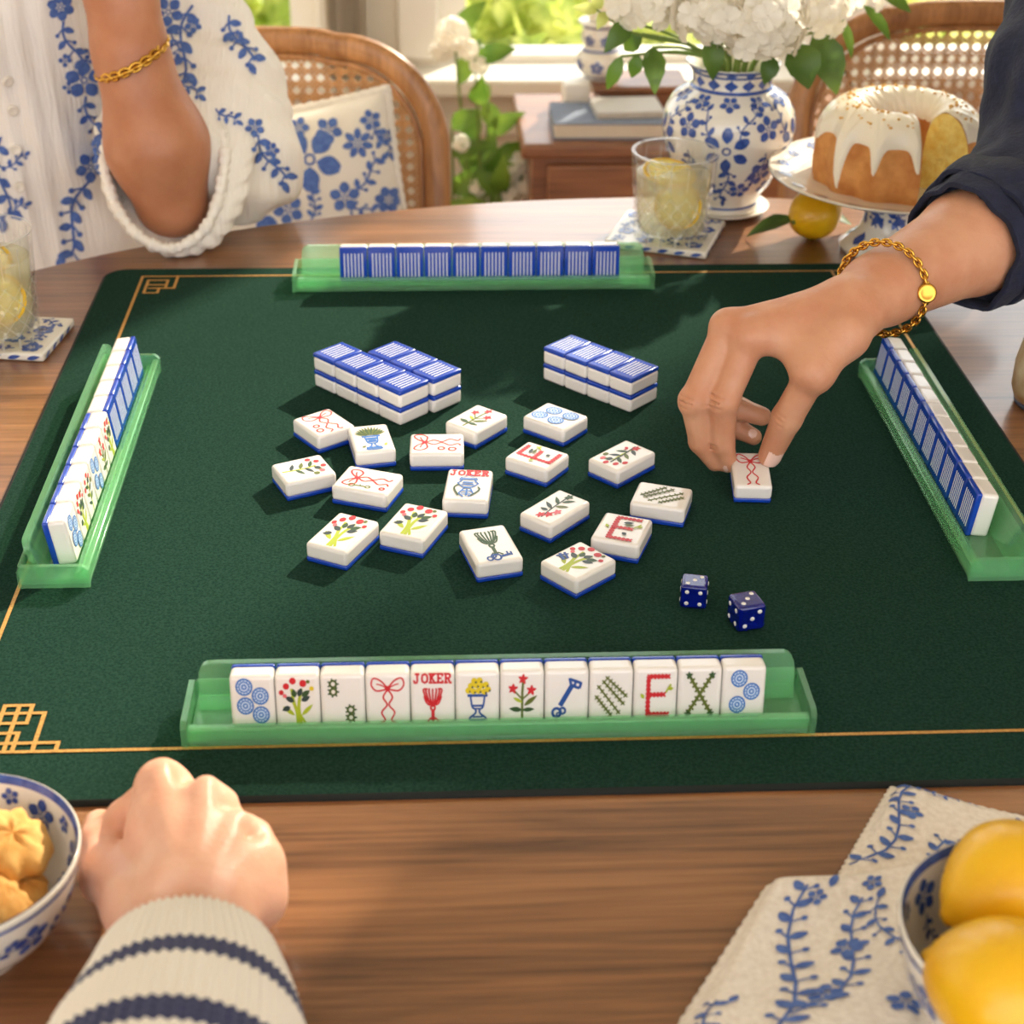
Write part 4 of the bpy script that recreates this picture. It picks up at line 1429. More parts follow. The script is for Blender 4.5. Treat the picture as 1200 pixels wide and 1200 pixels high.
# glasses
def full_glass(px, py, half_top, half_base, rim_py, label, who, seed):
    b = P(px, py, TZ + 0.0078)
    s = PXS(b)
    H = z_at(b, rim_py) - b[2]
    t, lv, rl = tumbler(b, half_base / s, half_top / s, H, label, seed)
    view = CAM - b
    view[2] = 0
    view /= np.linalg.norm(view)
    side = np.array([view[1], -view[0], 0]) * -1
    o = b + view * (rl(lv * .66) * .70) + side * .006 + np.array([0, 0, lv * .60])
    lemon_slice(o, axes(view + np.array([0, 0, .22])), rl(lv) * .62, 'lemon slice pressed against the wall of the glass ' + who)
    o = b - side * .004 + view * .002 + np.array([0, 0, lv - .001])
    lemon_slice(o, axes(np.array([0.12, -.22, 1.0])), rl(lv) * .72, 'lemon slice floating on top of the glass ' + who)
    for k in range(3):
        a = 2.2 + k * 2.0 + seed
        q = rl(lv) * .45
        ti = thing('ice_cube', 'clear ice cube in the glass ' + who, 'ice cube', b + np.array([q * math.cos(a), q * math.sin(a), lv - .006]), (0.3 * k, .4, a), 'ice cubes in the glass ' + who)
        V, F = rbox((.017, .016, .016), .003, 2)
        obj('ice_block', V, F, m_ice, ti, local=True)
    return t
full_glass(785, 278, 49.5, 42, 176, 'cut-glass tumbler of lemonade on a coaster beside the blue and white vase', 'beside the vase', 0)
full_glass(-4, 396, 57, 50, 270, 'cut-glass tumbler of lemonade on a coaster beside the embroidered blouse', 'beside the blouse', 1)

# vase and saucer
vb = P(846, 246, TZ)
vs = PXS(vb)
VH = z_at(vb, 68) - TZ - 0.006
k_ = VH / 0.171
VR = 75.5 / vs / 0.068
t = thing('saucer', 'plain white saucer under the blue and white vase', 'saucer', vb + (0, 0, 0.0002))
mb = MB(); mb.lathe([(0, 0), (.036, 0), (.040, .002), (.049, .007), (.0495, .0082), (.048, .0086), (.038, .0045), (0, .004)], 48)
mb.build('dish', m_porc, t, local=True)
vz = vb + np.array([0, 0, 0.0046])
t = thing('vase', 'rounded white porcelain vase painted with cobalt blue flowers', 'vase', vz)
VP = [(.036, 0), (.0375, .004), (.035, .010), (.040, .020), (.050, .038), (.060, .062), (.0665, .086), (.068, .100), (.0655, .116), (.058, .130), (.047, .139), (.0405, .144), (.0395, .152), (.041, .160), (.0455, .167), (.048, .1695)]
VP = [(r * VR, z * k_) for r, z in VP]
inner = [(r - .004, z) for r, z in VP[::-1] if z > .02]
vp2 = spline(VP, 60)
prof = [(0, 0)] + [tuple(q) for q in vp2] + inner + [(0, inner[-1][1])]
mb = MB(); mb.lathe(prof, 72); mb.build('body', m_porc, t, local=True)
fn, s_ = lathe_map(vp2, (0, 0, 0))
sv = s_[-1]
sh = []
va = math.atan2(CAM[1] - vb[1], CAM[0] - vb[0])          # direction to the viewer
def arc(prof_s, u):
    return u
def vflower(u, v, r, n, rot):
    rr = float(np.interp(v, s_, vp2[:, 0]))
    return scale_shapes(blossom((0, 0), r, n, rot), (u, v), (1 / rr, 1))
def vsprig(u, v, L, ang, k=4, leaf=.28):
    rr = float(np.interp(v, s_, vp2[:, 0]))
    return scale_shapes(sprig((0, 0), (L * math.cos(ang), L * math.sin(ang)), k, leaf, .045), (u, v), (1 / rr, 1))
for k in range(5):
    u = va + 2 * PI * k / 5
    sh += scale_shapes(blossom((0, 0), .027, 6, PI / 6, .42, .3), (u, sv * .50), (1 / .066, 1))
    sh += vsprig(u, sv * .40, .045, -PI / 2, 4, .3)
    sh += vsprig(u + .18, sv * .56, .036, PI / 3, 3, .3) + vsprig(u - .18, sv * .56, .036, 2 * PI / 3, 3, .3)
    sh += vflower(u + PI / 5, sv * .62, .015, 5, .4) + vflower(u + PI / 5, sv * .34, .016, 5, 1.0)
    sh += vsprig(u + PI / 5, sv * .48, .034, -PI / 2 - .2, 4, .3)
    sh += vflower(u + PI / 5 * .5, sv * .22, .012, 5, .2) + vflower(u - PI / 5 * .5, sv * .22, .012, 5, .9)
for k in range(11):
    sh += vflower(va + 2 * PI * k / 11, sv * .775, .0115, 5, -PI / 2)
for v0, v1 in ((.838, .862), (.975, .995), (.935, .95), (.045, .06)):
    us = np.linspace(0, 2 * PI, 73)
    V = np.vstack([np.c_[us, np.full(73, sv * v0)], np.c_[us, np.full(73, sv * v1)]])
    sh.append((V, [(i, i + 1, 74 + i, 73 + i) for i in range(72)]))
for k in range(14):
    u = va + 2 * PI * k / 14
    sh += scale_shapes([leaf2((-.007, 0), (.007, 0), .009), leaf2((0, -.006), (0, .007), .006)], (u, sv * .895), (1 / .04, 1))
    sh += scale_shapes([leaf2((-.006, 0), (.006, 0), .006)], (u, sv * .962), (1 / .045, 1))
lay('painted_flowers', sh, fn, m_blue, t, 0.00035, True)

# hydrangeas in the vase
m_petal = leafmat('hydrangea_petal', (252, 248, 238), (248, 242, 228), 0.4)
m_hleaf = leafmat('hydrangea_leaf', (62, 92, 30), (98, 128, 46), 0.25)
m_stem = mat('green_stem', (112, 134, 60), 0.6)
def floret_mesh():
    mb = MB()
    for k in range(4):
        a = k * PI / 2
        d, s = np.array([math.cos(a), math.sin(a), 0]), np.array([-math.sin(a), math.cos(a), 0])
        V, F = [], []
        for i, r in enumerate((0.06, .35, .7, .95, 1.05)):
            for j, q in enumerate((-1, -.5, 0, .5, 1)):
                wd = (0.08, .42, .58, .46, .2)[i]
                V.append(d * (r - .06 * abs(q) * (i > 2)) + s * q * wd + np.array([0, 0, .12 * abs(q) - .1 + .28 * r - .2 * r * r]))
        F = [(i * 5 + j, (i + 1) * 5 + j, (i + 1) * 5 + j + 1, i * 5 + j + 1) for i in range(4) for j in range(4)]
        mb.add(V, F)
    mb.lathe([(.1, -.05), (.1, .02), (0, .06)], 6)
    o = mb.build('floret', m_petal)
    d = o.data
    bpy.data.objects.remove(o)
    return d
FLO = floret_mesh()
def leaf_mesh(a, b, wd, m, parent, bend=.12, nm='leaf', up=(0, -.3, 1)):
    a, b = np.asarray(a, float), np.asarray(b, float)
    d = b - a
    L = np.linalg.norm(d); d /= L
    n = np.asarray(up, float); n = n - d * (n @ d); n /= np.linalg.norm(n)
    s = np.cross(d, n)
    V, F = [], []
    for i, tt in enumerate(np.linspace(0, 1, 9)):
        ww = wd / 2 * math.sin(PI * min(tt * .96 + .02, 1) ** .8) * (1.0 if i % 2 else .94)
        c = a + d * L * tt + n * (bend * L * (math.sin(PI * tt) - .9 * tt * tt))
        for q in (-1, -.5, 0, .5, 1):
            V.append(c + s * ww * q + n * (.22 * ww * abs(q)))
    F = [(i * 5 + j, (i + 1) * 5 + j, (i + 1) * 5 + j + 1, i * 5 + j + 1) for i in range(8) for j in range(4)]
    return obj(nm, V, F, m, parent)
neck = vz + np.array([0, 0, VP[-1][1]])
def hydrangea(px, py, dd, rad, n, leaves, label, seed, squash=.85, fr=.0138):
    c = PD(px, py, vb[1] + dd)
    r = np.random.default_rng(seed)
    a = r.uniform(0, 6.28)
    foot = vz + np.array([.012 * math.cos(a), .012 * math.sin(a), .03])
    t = thing('hydrangea', label, 'flower', foot, group='white hydrangeas in the vase')
    mid = np.array([neck[0] + .022 * math.cos(a), neck[1] + .022 * math.sin(a), neck[2]])
    mid[:2] = neck[:2] + (c[:2] - neck[:2]) * .18
    mb = MB(); mb.tube(spline([foot, mid, (mid + c) / 2 + (0, 0, .01), c], 14), np.linspace(.0032, .0026, 14), 7)
    mb.build('stem', m_stem, t)
    for k in range(n):
        z = 1 - 1.75 * (k + .5) / n
        ph = k * 2.39996 + seed
        d = np.array([math.sqrt(max(0, 1 - z * z)) * math.cos(ph), math.sqrt(max(0, 1 - z * z)) * math.sin(ph), z])
        p = c + d * rad * np.array([1, 1, squash]) * r.uniform(.80, 1.10)
        o = bpy.data.objects.new('floret', FLO)
        COL.objects.link(o)
        o.parent = t
        dn = Vector(d + r.normal(size=3) * .32).normalized()
        q = dn.to_track_quat('Z', 'Y').to_matrix() @ Matrix.Rotation(r.uniform(0, 1.57), 3, 'Z')
        sc = fr * r.uniform(.85, 1.15)
        o.matrix_local = Matrix.Translation(Vector(p - foot)) @ (q * sc).to_4x4()
    for (bx, by, tx, ty, wpx, dz) in leaves:
        A, B = PD(bx, by, vb[1] + dd), PD(tx, ty, vb[1] + dd + dz)
        leaf_mesh(A, B, wpx / vs, m_hleaf, t, .12, up=(0, -1, .5))
        mb = MB(); mb.tube(spline([A, (A + mid) / 2 + (0, 0, .006), mid], 8), [.0016] * 8, 6); mb.build('leaf_stalk', m_stem, t)
    return t
hydrangea(758, -8, 0.0, .040, 46, [(738, 26, 709, 60, 24, -.02), (764, 56, 768, 108, 27, -.03), (752, 40, 730, 60, 22, .01)], 'white hydrangea head leaning towards the window, over small dark leaves', 1)
hydrangea(836, 10, -.035, .040, 50, [(833, 42, 836, 94, 26, -.012)], 'white hydrangea head low over the rim of the vase', 2)
hydrangea(893, 26, -.050, .044, 56, [(932, 52, 949, 103, 42, -.02), (905, 66, 896, 99, 22, -.01)], 'largest white hydrangea head hanging over the front of the vase rim', 3)
hydrangea(945, 0, -.005, .042, 50, [(955, 38, 983, 110, 40, -.02)], 'white hydrangea head above the two largest leaves', 4)
hydrangea(800, -62, .01, .046, 46, [(728, 66, 711, 106, 18, 0), (748, 64, 740, 92, 18, 0)], 'white hydrangea head high at the back of the bouquet', 5)
hydrangea(895, -66, .0, .050, 46, [], 'topmost white hydrangea head of the bouquet', 6)
hydrangea(1012, -14, .05, .026, 18, [(1012, 6, 1046, 48, 14, 0), (1030, -10, 1070, 14, 16, 0), (985, 20, 1000, 70, 12, 0)], 'small loose white hydrangea sprig reaching towards the caned chair', 7, fr=.010)
# twigs of small leaves on the window side
t = thing('leafy_twig', 'thin leafy green twig arching out of the vase towards the window', 'twig', vz + (0, 0, .04))
A = neck + np.array([-.02, 0, 0])
pts = [vz + (0, 0, .041), A, PD(745, 40, vb[1]), PD(690, 5, vb[1])]
mb = MB(); mb.tube(spline(pts, 16), np.linspace(.002, .001, 16), 6); mb.build('stem', m_stem, t)
for bx, by, tx, ty in ((700, 12, 672, 8), (710, 14, 700, 34), (720, 22, 735, 4), (705, 10, 690, -14)):
    leaf_mesh(PD(bx, by, vb[1]), PD(tx, ty, vb[1] - .01), 14 / vs, m_leaf, t, .1, up=(0, -1, .4))

# ------------------------------------------------------------------ cake stand, cake, lemon
sb = P(1040, 290, TZ)
ss = PXS(sb)
PH = z_at(sb, 203) - TZ                       # height of the plate's rim
kR = 146 / ss / .12
t = thing('cake_stand', 'blue and white porcelain cake stand on a pedestal foot', 'cake stand', sb + (0, 0, .0002))
ped = [(.046, 0), (.047, .004), (.040, .010), (.030, .018), (.0255, .032), (.0255, .046), (.030, PH - .024), (.034, PH - .018)]
pl_out = [(.034, PH - .0185), (.060, PH - .016), (.090, PH - .009), (.112, PH - .002), (.120, PH + .0015)]
mb = MB(); mb.lathe([(0, 0)] + [(r * kR, z) for r, z in ped] + [(0, PH - .018)], 64)
mb.build('pedestal', m_porc, t, local=True)
plo = [(r * kR, z) for r, z in pl_out]
mb = MB(); mb.lathe([(0, PH - .018)] + plo + [(.1205 * kR, PH + .003), (.118 * kR, PH + .003), (.105 * kR, PH - .001), (.088 * kR, PH - .005), (0, PH - .0075)], 72)
pl_ = mb.build('plate', m_porc, t, local=True)
fn, s2 = lathe_map(plo, (0, 0, 0))
sh = []
for k in range(18):
    u = 2 * PI * k / 18
    sh += scale_shapes(blossom((0, 0), .0125, 5, .3) if k % 2 else sprig((-.012, 0), (.010, 0), 4, .36, .06), (u, s2[-1] * .68), (1 / (.09 * kR), 1))
us = np.linspace(0, 2 * PI, 73)
for v0, v1 in ((.95, 1.0), (.33, .36)):
    sh.append((np.vstack([np.c_[us, np.full(73, s2[-1] * v0)], np.c_[us, np.full(73, s2[-1] * v1)]]), [(i, i + 1, 74 + i, 73 + i) for i in range(72)]))
lay('painted_band', sh, fn, m_blue, pl_, 0.0004, True)
sh = []
for k in range(20):
    u = 2 * PI * k / 20
    c = np.array([math.cos(u), math.sin(u)]) * .106 * kR
    sh += blossom(c, .008, 5, u)
fi = lambda uv: (np.c_[uv, PH - .001 + (np.hypot(uv[:, 0], uv[:, 1]) - .105 * kR) * .31], np.tile([0, 0, 1.0], (len(uv), 1)))
lay('painted_rim', sh, fi, m_blue, pl_, 0.0005, True)
po = [(r * kR, z) for r, z in ped]
fn, s3 = lathe_map(po, (0, 0, 0))
sh = []
for k in range(8):
    u = 2 * PI * k / 8
    sh += scale_shapes(sprig((0, .0), (0, .03), 4, .4, .06) + [leaf2((-.006, 0), (0, .014), .006), leaf2((.006, 0), (0, .014), .006)], (u, s3[-1] * .52), (1 / (.026 * kR), 1))
    sh += scale_shapes([leaf2((0, -.008), (0, .010), .012)], (u + .4, s3[-1] * .28), (1 / (.036 * kR), 1))
lay('painted_flowers', sh, fn, m_blue, t, 0.0004, True)
# bundt cake
m_crust = mat('cake_crust', (214, 150, 84), 0.7, rgb2=(186, 116, 56), vscale=60, bump=.5, bscale=300, bdist=.001)
m_crumb = mat('cake_crumb', (252, 228, 140), 0.85, rgb2=(242, 204, 104), vscale=130, bump=.9, bscale=170, bdist=.003)
m_glaze = mat('sugar_glaze', (246, 236, 216), 0.3, coat=.25, sss=.2, sss_r=(1, .95, .85), sss_s=.003)
cb = sb + np.array([-.002, 0, PH - .0073])
CR = 94 / ss
CHh = z_at(cb, 120) - cb[2]
CHh = min(max(CHh, .065), .085)
t = thing('bundt_cake', 'iced golden bundt cake with one slice cut out', 'cake', cb)
cutA, cutB = math.radians(-90), math.radians(-50)
ang = np.linspace(cutB, cutA + 2 * PI, 110)
base = [(.36, 0), (.90, 0), (.97, .06), (1.0, .25), (.985, .5), (.93, .72), (.82, .89), (.68, .98), (.56, .99), (.44, .90), (.37, .72), (.345, .4), (.36, 0)]
bp_ = spline(base, 49)
def cake_pt(p, a, off=0.0):
    fl = 1 + .035 * math.cos(a * 12) * smooth01((p[0] - .4) / .3) * smooth01((1.05 - p[1]) / .4)
    return np.array([p[0] * CR * fl * math.cos(a), p[0] * CR * fl * math.sin(a), p[1] * CHh])
V = np.array([[cake_pt(p, a) for p in bp_[:-1]] for a in ang])
n, k = len(ang), len(bp_) - 1
F = [(i * k + j, (i + 1) * k + j, (i + 1) * k + (j + 1) % k, i * k + (j + 1) % k) for i in range(n - 1) for j in range(k)]
obj('crust', V.reshape(-1, 3), F, m_crust, t, local=True)
for nm, a in (('cut_face', cutB), ('cut_face', cutA)):
    pts = np.array([cake_pt(p, a) for p in bp_[:-1]])
    c0 = np.array([.67 * CR * math.cos(a), .67 * CR * math.sin(a), .48 * CHh])
    rows = [c0[None]]
    rr = np.random.default_rng(5)
    nrm = np.array([math.sin(a), -math.cos(a), 0]) * (1 if a == cutB else -1)
    for q in np.linspace(.12, 1, 9):
        rows.append(c0 + (pts - c0) * q + nrm * (rr.uniform(-.001, .0012, (len(pts), 1)) if q < .98 else 0))
    V = np.vstack(rows)
    F = [(0, 1 + j, 1 + (j + 1) % k) for j in range(k)] + [(1 + i * k + j, 1 + (i + 1) * k + j, 1 + (i + 1) * k + (j + 1) % k, 1 + i * k + (j + 1) % k) for i in range(8) for j in range(k)]
    obj(nm, V, F, m_crumb, t, local=True)
# glaze: covers the crown, drips down the outside
pa = np.linspace(cutB + .02, cutA + 2 * PI - .02, 220)
top = bp_[12:40]                               # from part-way up the outside, over the crown, to the inside
so_ = np.concatenate([[0], np.cumsum(np.hypot(*np.diff(bp_, axis=0).T))])
start_full = so_[4]
V = []
for a in pa:
    x = a * 12
    d = .5 + .5 * math.cos(x + .6 * math.sin(a * 3))
    drip = d ** 5 * (0.6 + .4 * math.sin(a * 5 + 1.3))
    s0 = so_[24] - (so_[24] - so_[7]) * (0.27 + .72 * max(drip, 0))
    s1 = so_[40]
    for j, q in enumerate(np.linspace(0, 1, 26)):
        s = s0 + (s1 - s0) * q
        p = np.array([np.interp(s, so_, bp_[:, 0]), np.interp(s, so_, bp_[:, 1])])
        e = .01
        p2 = np.array([np.interp(s + e, so_, bp_[:, 0]), np.interp(s + e, so_, bp_[:, 1])])
        tg = (p2 - p); tg /= np.linalg.norm(tg) + 1e-9
        nn = np.array([tg[1], -tg[0]])
        off = min(1, (a - pa[0]) / .07 + .02, (pa[-1] - a) / .07 + .02) ** .5 * .035 * min(1, 4 * q + .0) ** .5 * min(1, 6 * (1 - q)) ** .5 + .006 * math.sin(a * 23 + j) * (q > .2)
        V.append(cake_pt(p + nn * off * np.array([1, CR / CHh]), a))
n = len(pa)
F = [(i * 26 + j, (i + 1) * 26 + j, (i + 1) * 26 + j + 1, i * 26 + j + 1) for i in range(n - 1) for j in range(25)]
gl = obj('glaze', V, F, m_glaze, t, local=True)
m_nut = mat('toasted_crumb', (226, 178, 96), 0.8)
mb = MB()
rr = np.random.default_rng(9)
for k in range(150):
    a = rr.uniform(cutB + .1, cutA + 2 * PI - .1)
    q = np.array([rr.uniform(.5, .86), 0])
    p = np.array([q[0], np.interp(q[0], [.44, .56, .68, .82, .93], [.9, .99, .98, .89, .72]) + .05])
    V, F = rbox((.003, .003, .002), .0008, 1)
    mb.add(V * rr.uniform(.5, 1.3) + cake_pt(p, a), F)
o = mb.build('topping_crumbs', m_nut, t, local=True); o['kind'] = 'stuff'
# lemons
m_lemon = mat('lemon_skin', (238, 190, 26), 0.35, coat=.15, sss=.12, sss_r=(1, .6, .1), sss_s=.004, rgb2=(228, 168, 14), vscale=18, bump=.35, bscale=260, bdist=.0008)
m_nub = mat('lemon_stem', (120, 124, 50), 0.7)
def lemon(c, r, R, label, group=None, scale=1.0):
    """c: centre; R: columns, long axis last"""
    low = abs(R[2][2]) * 1.25 * r + math.sqrt(max(0, 1 - R[2][2] ** 2)) * r
    t = thing('lemon', label, 'lemon', (c[0], c[1], c[2] - r), group=group)
    pr = [(0, -1.27), (.10, -1.255), (.2, -1.17), (.36, -1.08), (.58, -.90), (.80, -.62), (.95, -.30), (1, 0), (.95, .30), (.80, .62), (.58, .90), (.36, 1.05), (.2, 1.12), (.1, 1.16), (0, 1.15)]
    V, F = lathe(spline(pr, 40) * (r, r), 40, lambda A, Z, th: (np.maximum(A, 0) * (1 + .015 * np.sin(3 * th + Z / r * 2)), Z))
    T = lambda X: np.asarray(X) @ np.asarray(R).T + np.array([0, 0, r])
    obj('skin', T(V), F, m_lemon, t, local=True)
    V, F = lathe([(0, 1.13 * r), (.10 * r, 1.13 * r), (.085 * r, 1.22 * r), (0, 1.23 * r)], 10)
    obj('stem_end', T(V), F, m_nub, t, local=True)
    return t
lc = P(955, 284, TZ)
lr = 30 / PXS(lc)
lc = lc + np.array([0, 0.012, lr + .0003])
lm = lemon(lc, lr, axes((-.82, -.55, -.1)), 'single lemon with dark leaves beside the cake stand')
leaf_mesh(lc + (-.024, -.012, -.002), P(874, 275, TZ + .004), .026, m_hleaf, lm, .05)
leaf_mesh(lc + (.018, .01, -.008), P(1000, 263, TZ + .006), .024, m_hleaf, lm, .05)

# ------------------------------------------------------------------ bowls in the foreground
def bowl(px, py, half, H, label, foot=.5, z0=.0002):
    c = P(px, py, TZ + z0 + H)
    R = half / PXS(c)
    t = thing('bowl', label, 'bowl', (c[0], c[1], TZ + z0))
    out = [(foot * .94 * R, 0), (foot * R, .0), (foot * 1.0 * R, .005), (foot * 1.1 * R, .007), (.80 * R, H * .36), (.93 * R, H * .68), (1.0 * R, H - .001)]
    inn = [(1.0 * R, H + .0008), (.972 * R, H), (.90 * R, H * .70), (.76 * R, H * .40), (foot * R, H * .16), (0, H * .12)]
    o1, i1 = spline(out, 40), spline(inn, 40)
    mb = MB(); mb.lathe([(0, .002)] + [tuple(q) for q in o1] + [tuple(q) for q in i1], 96)
    body = mb.build('body', m_porc, t, local=True)
    fo, so1 = lathe_map(o1, (0, 0, 0))
    fi, si1 = lathe_map(i1[::-1], (0, 0, 0))
    us = np.linspace(0, 2 * PI, 97)
    band = lambda v0, v1: (np.vstack([np.c_[us, np.full(97, v0)], np.c_[us, np.full(97, v1)]]), [(i, i + 1, 98 + i, 97 + i) for i in range(96)])
    sh = [band(si1[-1] * .935, si1[-1] * .985)]
    for k in range(9):
        u = 2 * PI * k / 9 + .25
        sh += scale_shapes(blossom((0, 0), R * .17, 5, PI / 2), (u, si1[-1] * .80), (1 / (.92 * R), 1))
        sh += scale_shapes(sprig((0, 0), (0, -R * .32), 4, .3, .05), (u, si1[-1] * .70), (1 / (.8 * R), 1))
        sh += scale_shapes(blossom((0, 0), R * .09, 5, 0), (u + PI / 9, si1[-1] * .86), (1 / (.92 * R), 1))
    finv = lambda uv: (lambda a: (a[0], -a[1]))(fi(uv))
    lay('painted_inside', sh, finv, m_blue, body, .0005, True)
    sh = [band(so1[-1] * .955, so1[-1] * .985), band(so1[-1] * .30, so1[-1] * .32)]
    for k in range(9):
        u = 2 * PI * k / 9
        sh += scale_shapes(blossom((0, 0), R * .18, 5, PI / 2), (u, so1[-1] * .72), (1 / (.92 * R), 1))
        sh += scale_shapes(sprig((-R * .12, -R * .1), (R * .12, R * .12), 4, .32, .05), (u + PI / 9, so1[-1] * .66), (1 / (.9 * R), 1))
    lay('painted_outside', sh, fo, m_blue, body, .0005, True)
    return c, R, H
bc, bR, bH = bowl(1216, 1090, 160, .062, 'blue and white porcelain bowl holding lemons on the napkin', z0=.0125)
lr = 80 / PXS((bc[0], bc[1], TZ + .07)) * .97
def lemon_at(px, py, z, r, R, label):
    c = P(px, py, z)
    lemon(c, r, R, label, 'lemons in the bowl')
lemon_at(1186, 1036, TZ + .076, lr, axes((.9, .3, .25)), 'lemon in the bowl resting closest to the mat')
lemon_at(1180, 1160, TZ + .075, lr * 1.03, axes((.75, -.6, .1)), 'lemon in the bowl resting farthest from the mat')
lemon_at(1296, 1090, TZ + .072, lr, axes((.2, .9, .2)), 'lemon in the bowl on the side away from the napkin')
kc, kR2, kH = bowl(-58, 1003, 149, .056, 'blue and white porcelain bowl of cookies beside the fist')
m_cookie = mat('cookie', (226, 178, 104), 0.8, rgb2=(202, 142, 66), vscale=70, bump=.5, bscale=320, bdist=.001)
def cookie(px, py, z, half, tilt, label, seed):
    c = P(px, py, z)
    r = half / PXS(c)
    t = thing('cookie', label, 'cookie', c, (tilt[0], tilt[1], seed), 'shortbread cookies in the bowl')
    n, k = 44, 12
    V = []
    rr = np.random.default_rng(seed)
    pr = spline([(0.0, .42), (.3, .44), (.6, .38), (.85, .24), (1.0, .0), (.88, -.2), (.5, -.26), (0, -.26)], k)
    for i, p in enumerate(pr):
        for j in range(n):
            a = 2 * PI * j / n
            lump = 1 + .05 * math.cos(9 * a + seed) + .03 * math.cos(5 * a) * smooth01((p[0] - .4) / .5)
            zz = p[1] + (.07 * math.cos(6 * a + p[0] * 9 + seed) * math.sin(p[0] * 9) + .05 * math.cos(11 * a - p[0] * 7) * p[0] if p[1] > 0 else 0)
            V.append((p[0] * lump * r * math.cos(a), p[0] * lump * r * math.sin(a), zz * r))
    F = [(i * n + j, (i + 1) * n + j, (i + 1) * n + (j + 1) % n, i * n + (j + 1) % n) for i in range(k - 1) for j in range(n)]
    obj('dough', V, F, m_cookie, t, local=True)
cookie(10, 990, TZ + .046, 52, (.35, .15, 0), 'golden shortbread cookie resting on top of the others beside the fist', 1)
cookie(-4, 1056, TZ + .044, 46, (.7, .1, 0), 'golden shortbread cookie leaning on the side of the bowl nearest the sleeve', 2)
cookie(22, 1040, TZ + .030, 34, (.1, -.2, 0), 'small golden cookie low in the bowl between two others', 3)
cookie(-75, 990, TZ + .040, 50, (.2, -.3, 0), 'golden shortbread cookie on the side of the bowl away from the fist', 4)
cookie(-80, 1060, TZ + .038, 50, (-.2, .1, 0), 'golden shortbread cookie at the back of the bowl farthest from the fist', 5)
cookie(-20, 948, TZ + .034, 40, (.2, .2, 0), 'golden cookie tucked under the rim of the bowl towards the mat', 6)

# ------------------------------------------------------------------ napkin under the bowl
m_linen = mat('linen_napkin', (236, 226, 214), 0.9, sheen=.1, rgb2=(222, 210, 196), vscale=300, bump=.7, bscale=420, bdist=.0012)
t = thing('napkin', 'cream linen napkin with blue embroidered sprigs, rumpled under the lemon bowl', 'napkin', P(1080, 1080, TZ))
def cloth(corners, z0, nm, nx=60, ny=60, amp=.002, ph=0., hem=True):
    """corners in pixels on the table: a b (top edge), d c (bottom edge)"""
    a, b, c, d = [P(*q, TZ)[:2] for q in corners]
    us, vs_ = np.meshgrid(np.linspace(0, 1, nx), np.linspace(0, 1, ny), indexing='ij')
    XY = (a[None, None] * ((1 - us) * (1 - vs_))[..., None] + b * (us * (1 - vs_))[..., None] + c * (us * vs_)[..., None] + d * ((1 - us) * vs_)[..., None])
    Z = z0 + amp * (np.sin(us * 9 + vs_ * 4 + ph) * .5 + np.sin(vs_ * 7 - us * 3 + ph * 2) * .5 + 1) * smooth01(np.minimum(us, 1 - us) * 8 + .35) 
    edge = np.minimum(np.minimum(us, 1 - us), np.minimum(vs_, 1 - vs_))
    Z = TZ + .0004 + (Z - TZ) * (0.35 + .65 * smooth01(edge * 14))
    under = np.hypot(XY[..., 0] - bc[0], XY[..., 1] - bc[1]) < bR * .75
    Z = np.where(under, np.minimum(Z, TZ + .0124), Z)
    fr = .0006 * np.sin(np.arange(ny) * 2.2)
    XY[0, :, 0] += fr; XY[-1, :, 0] += fr
    XY[:, 0, 1] += .0006 * np.sin(np.arange(nx) * 2.2)
    V = np.stack([XY[..., 0], XY[..., 1], Z], -1)
    top = V.reshape(-1, 3)
    bot = top - (0, 0, .0014)
    bot[:, 2] = np.maximum(bot[:, 2], TZ + .0002)
    F = [(i * ny + j, i * ny + j + 1, (i + 1) * ny + j + 1, (i + 1) * ny + j) for i in range(nx - 1) for j in range(ny - 1)]
    F = [f[::-1] for f in F]
    N = nx * ny
    rim = [i * ny for i in range(nx)] + [(nx - 1) * ny + j for j in range(1, ny)] + [i * ny + ny - 1 for i in range(nx - 2, -1, -1)] + [j for j in range(ny - 2, 0, -1)]
    F2 = F + [(rim[i], rim[(i + 1) % len(rim)], N + rim[(i + 1) % len(rim)], N + rim[i]) for i in range(len(rim))]
    o = obj(nm, np.vstack([top, bot]), F2, m_linen, t)
    def fn(uv):
        u, v = np.clip(uv[:, 0], 0, 1) * (nx - 1), np.clip(uv[:, 1], 0, 1) * (ny - 1)
        i, j = np.minimum(u.astype(int), nx - 2), np.minimum(v.astype(int), ny - 2)
        fu, fv = (u - i)[:, None], (v - j)[:, None]
        Q = V[i, j] * (1 - fu) * (1 - fv) + V[i + 1, j] * fu * (1 - fv) + V[i + 1, j + 1] * fu * fv + V[i, j + 1] * (1 - fu) * fv
        return Q, np.tile([0, 0, 1.0], (len(uv), 1))
    return o, fn
o, fn = cloth([(1042, 925), (1320, 985), (1330, 1180), (968, 1050)], TZ + .004, 'upper_fold', amp=.004)
sh = sprig((.02, .75), (.16, .08), 9, .11, .016) + sprig((.22, .95), (.36, .42), 8, .12, .018) + sprig((.36, .5), (.62, .12), 7, .13, .018) + blossom((.24, .72), .07, 5, .4) + blossom((.15, .3), .055, 5) + sprig((.16, .08), (.36, .05), 4, .16, .03) + blossom((.6, .4), .07, 5) + sprig((.6, .5), (.8, .2), 4, .25, .05)
sh = [(V, F) for V, F in sh]
lay('embroidery', sh, fn, m_blue_soft, o, .0006)
o, fn = cloth([(896, 1046), (1200, 1010), (1420, 1330), (740, 1290)], TZ + .009, 'lower_fold', amp=.005, ph=1.3)
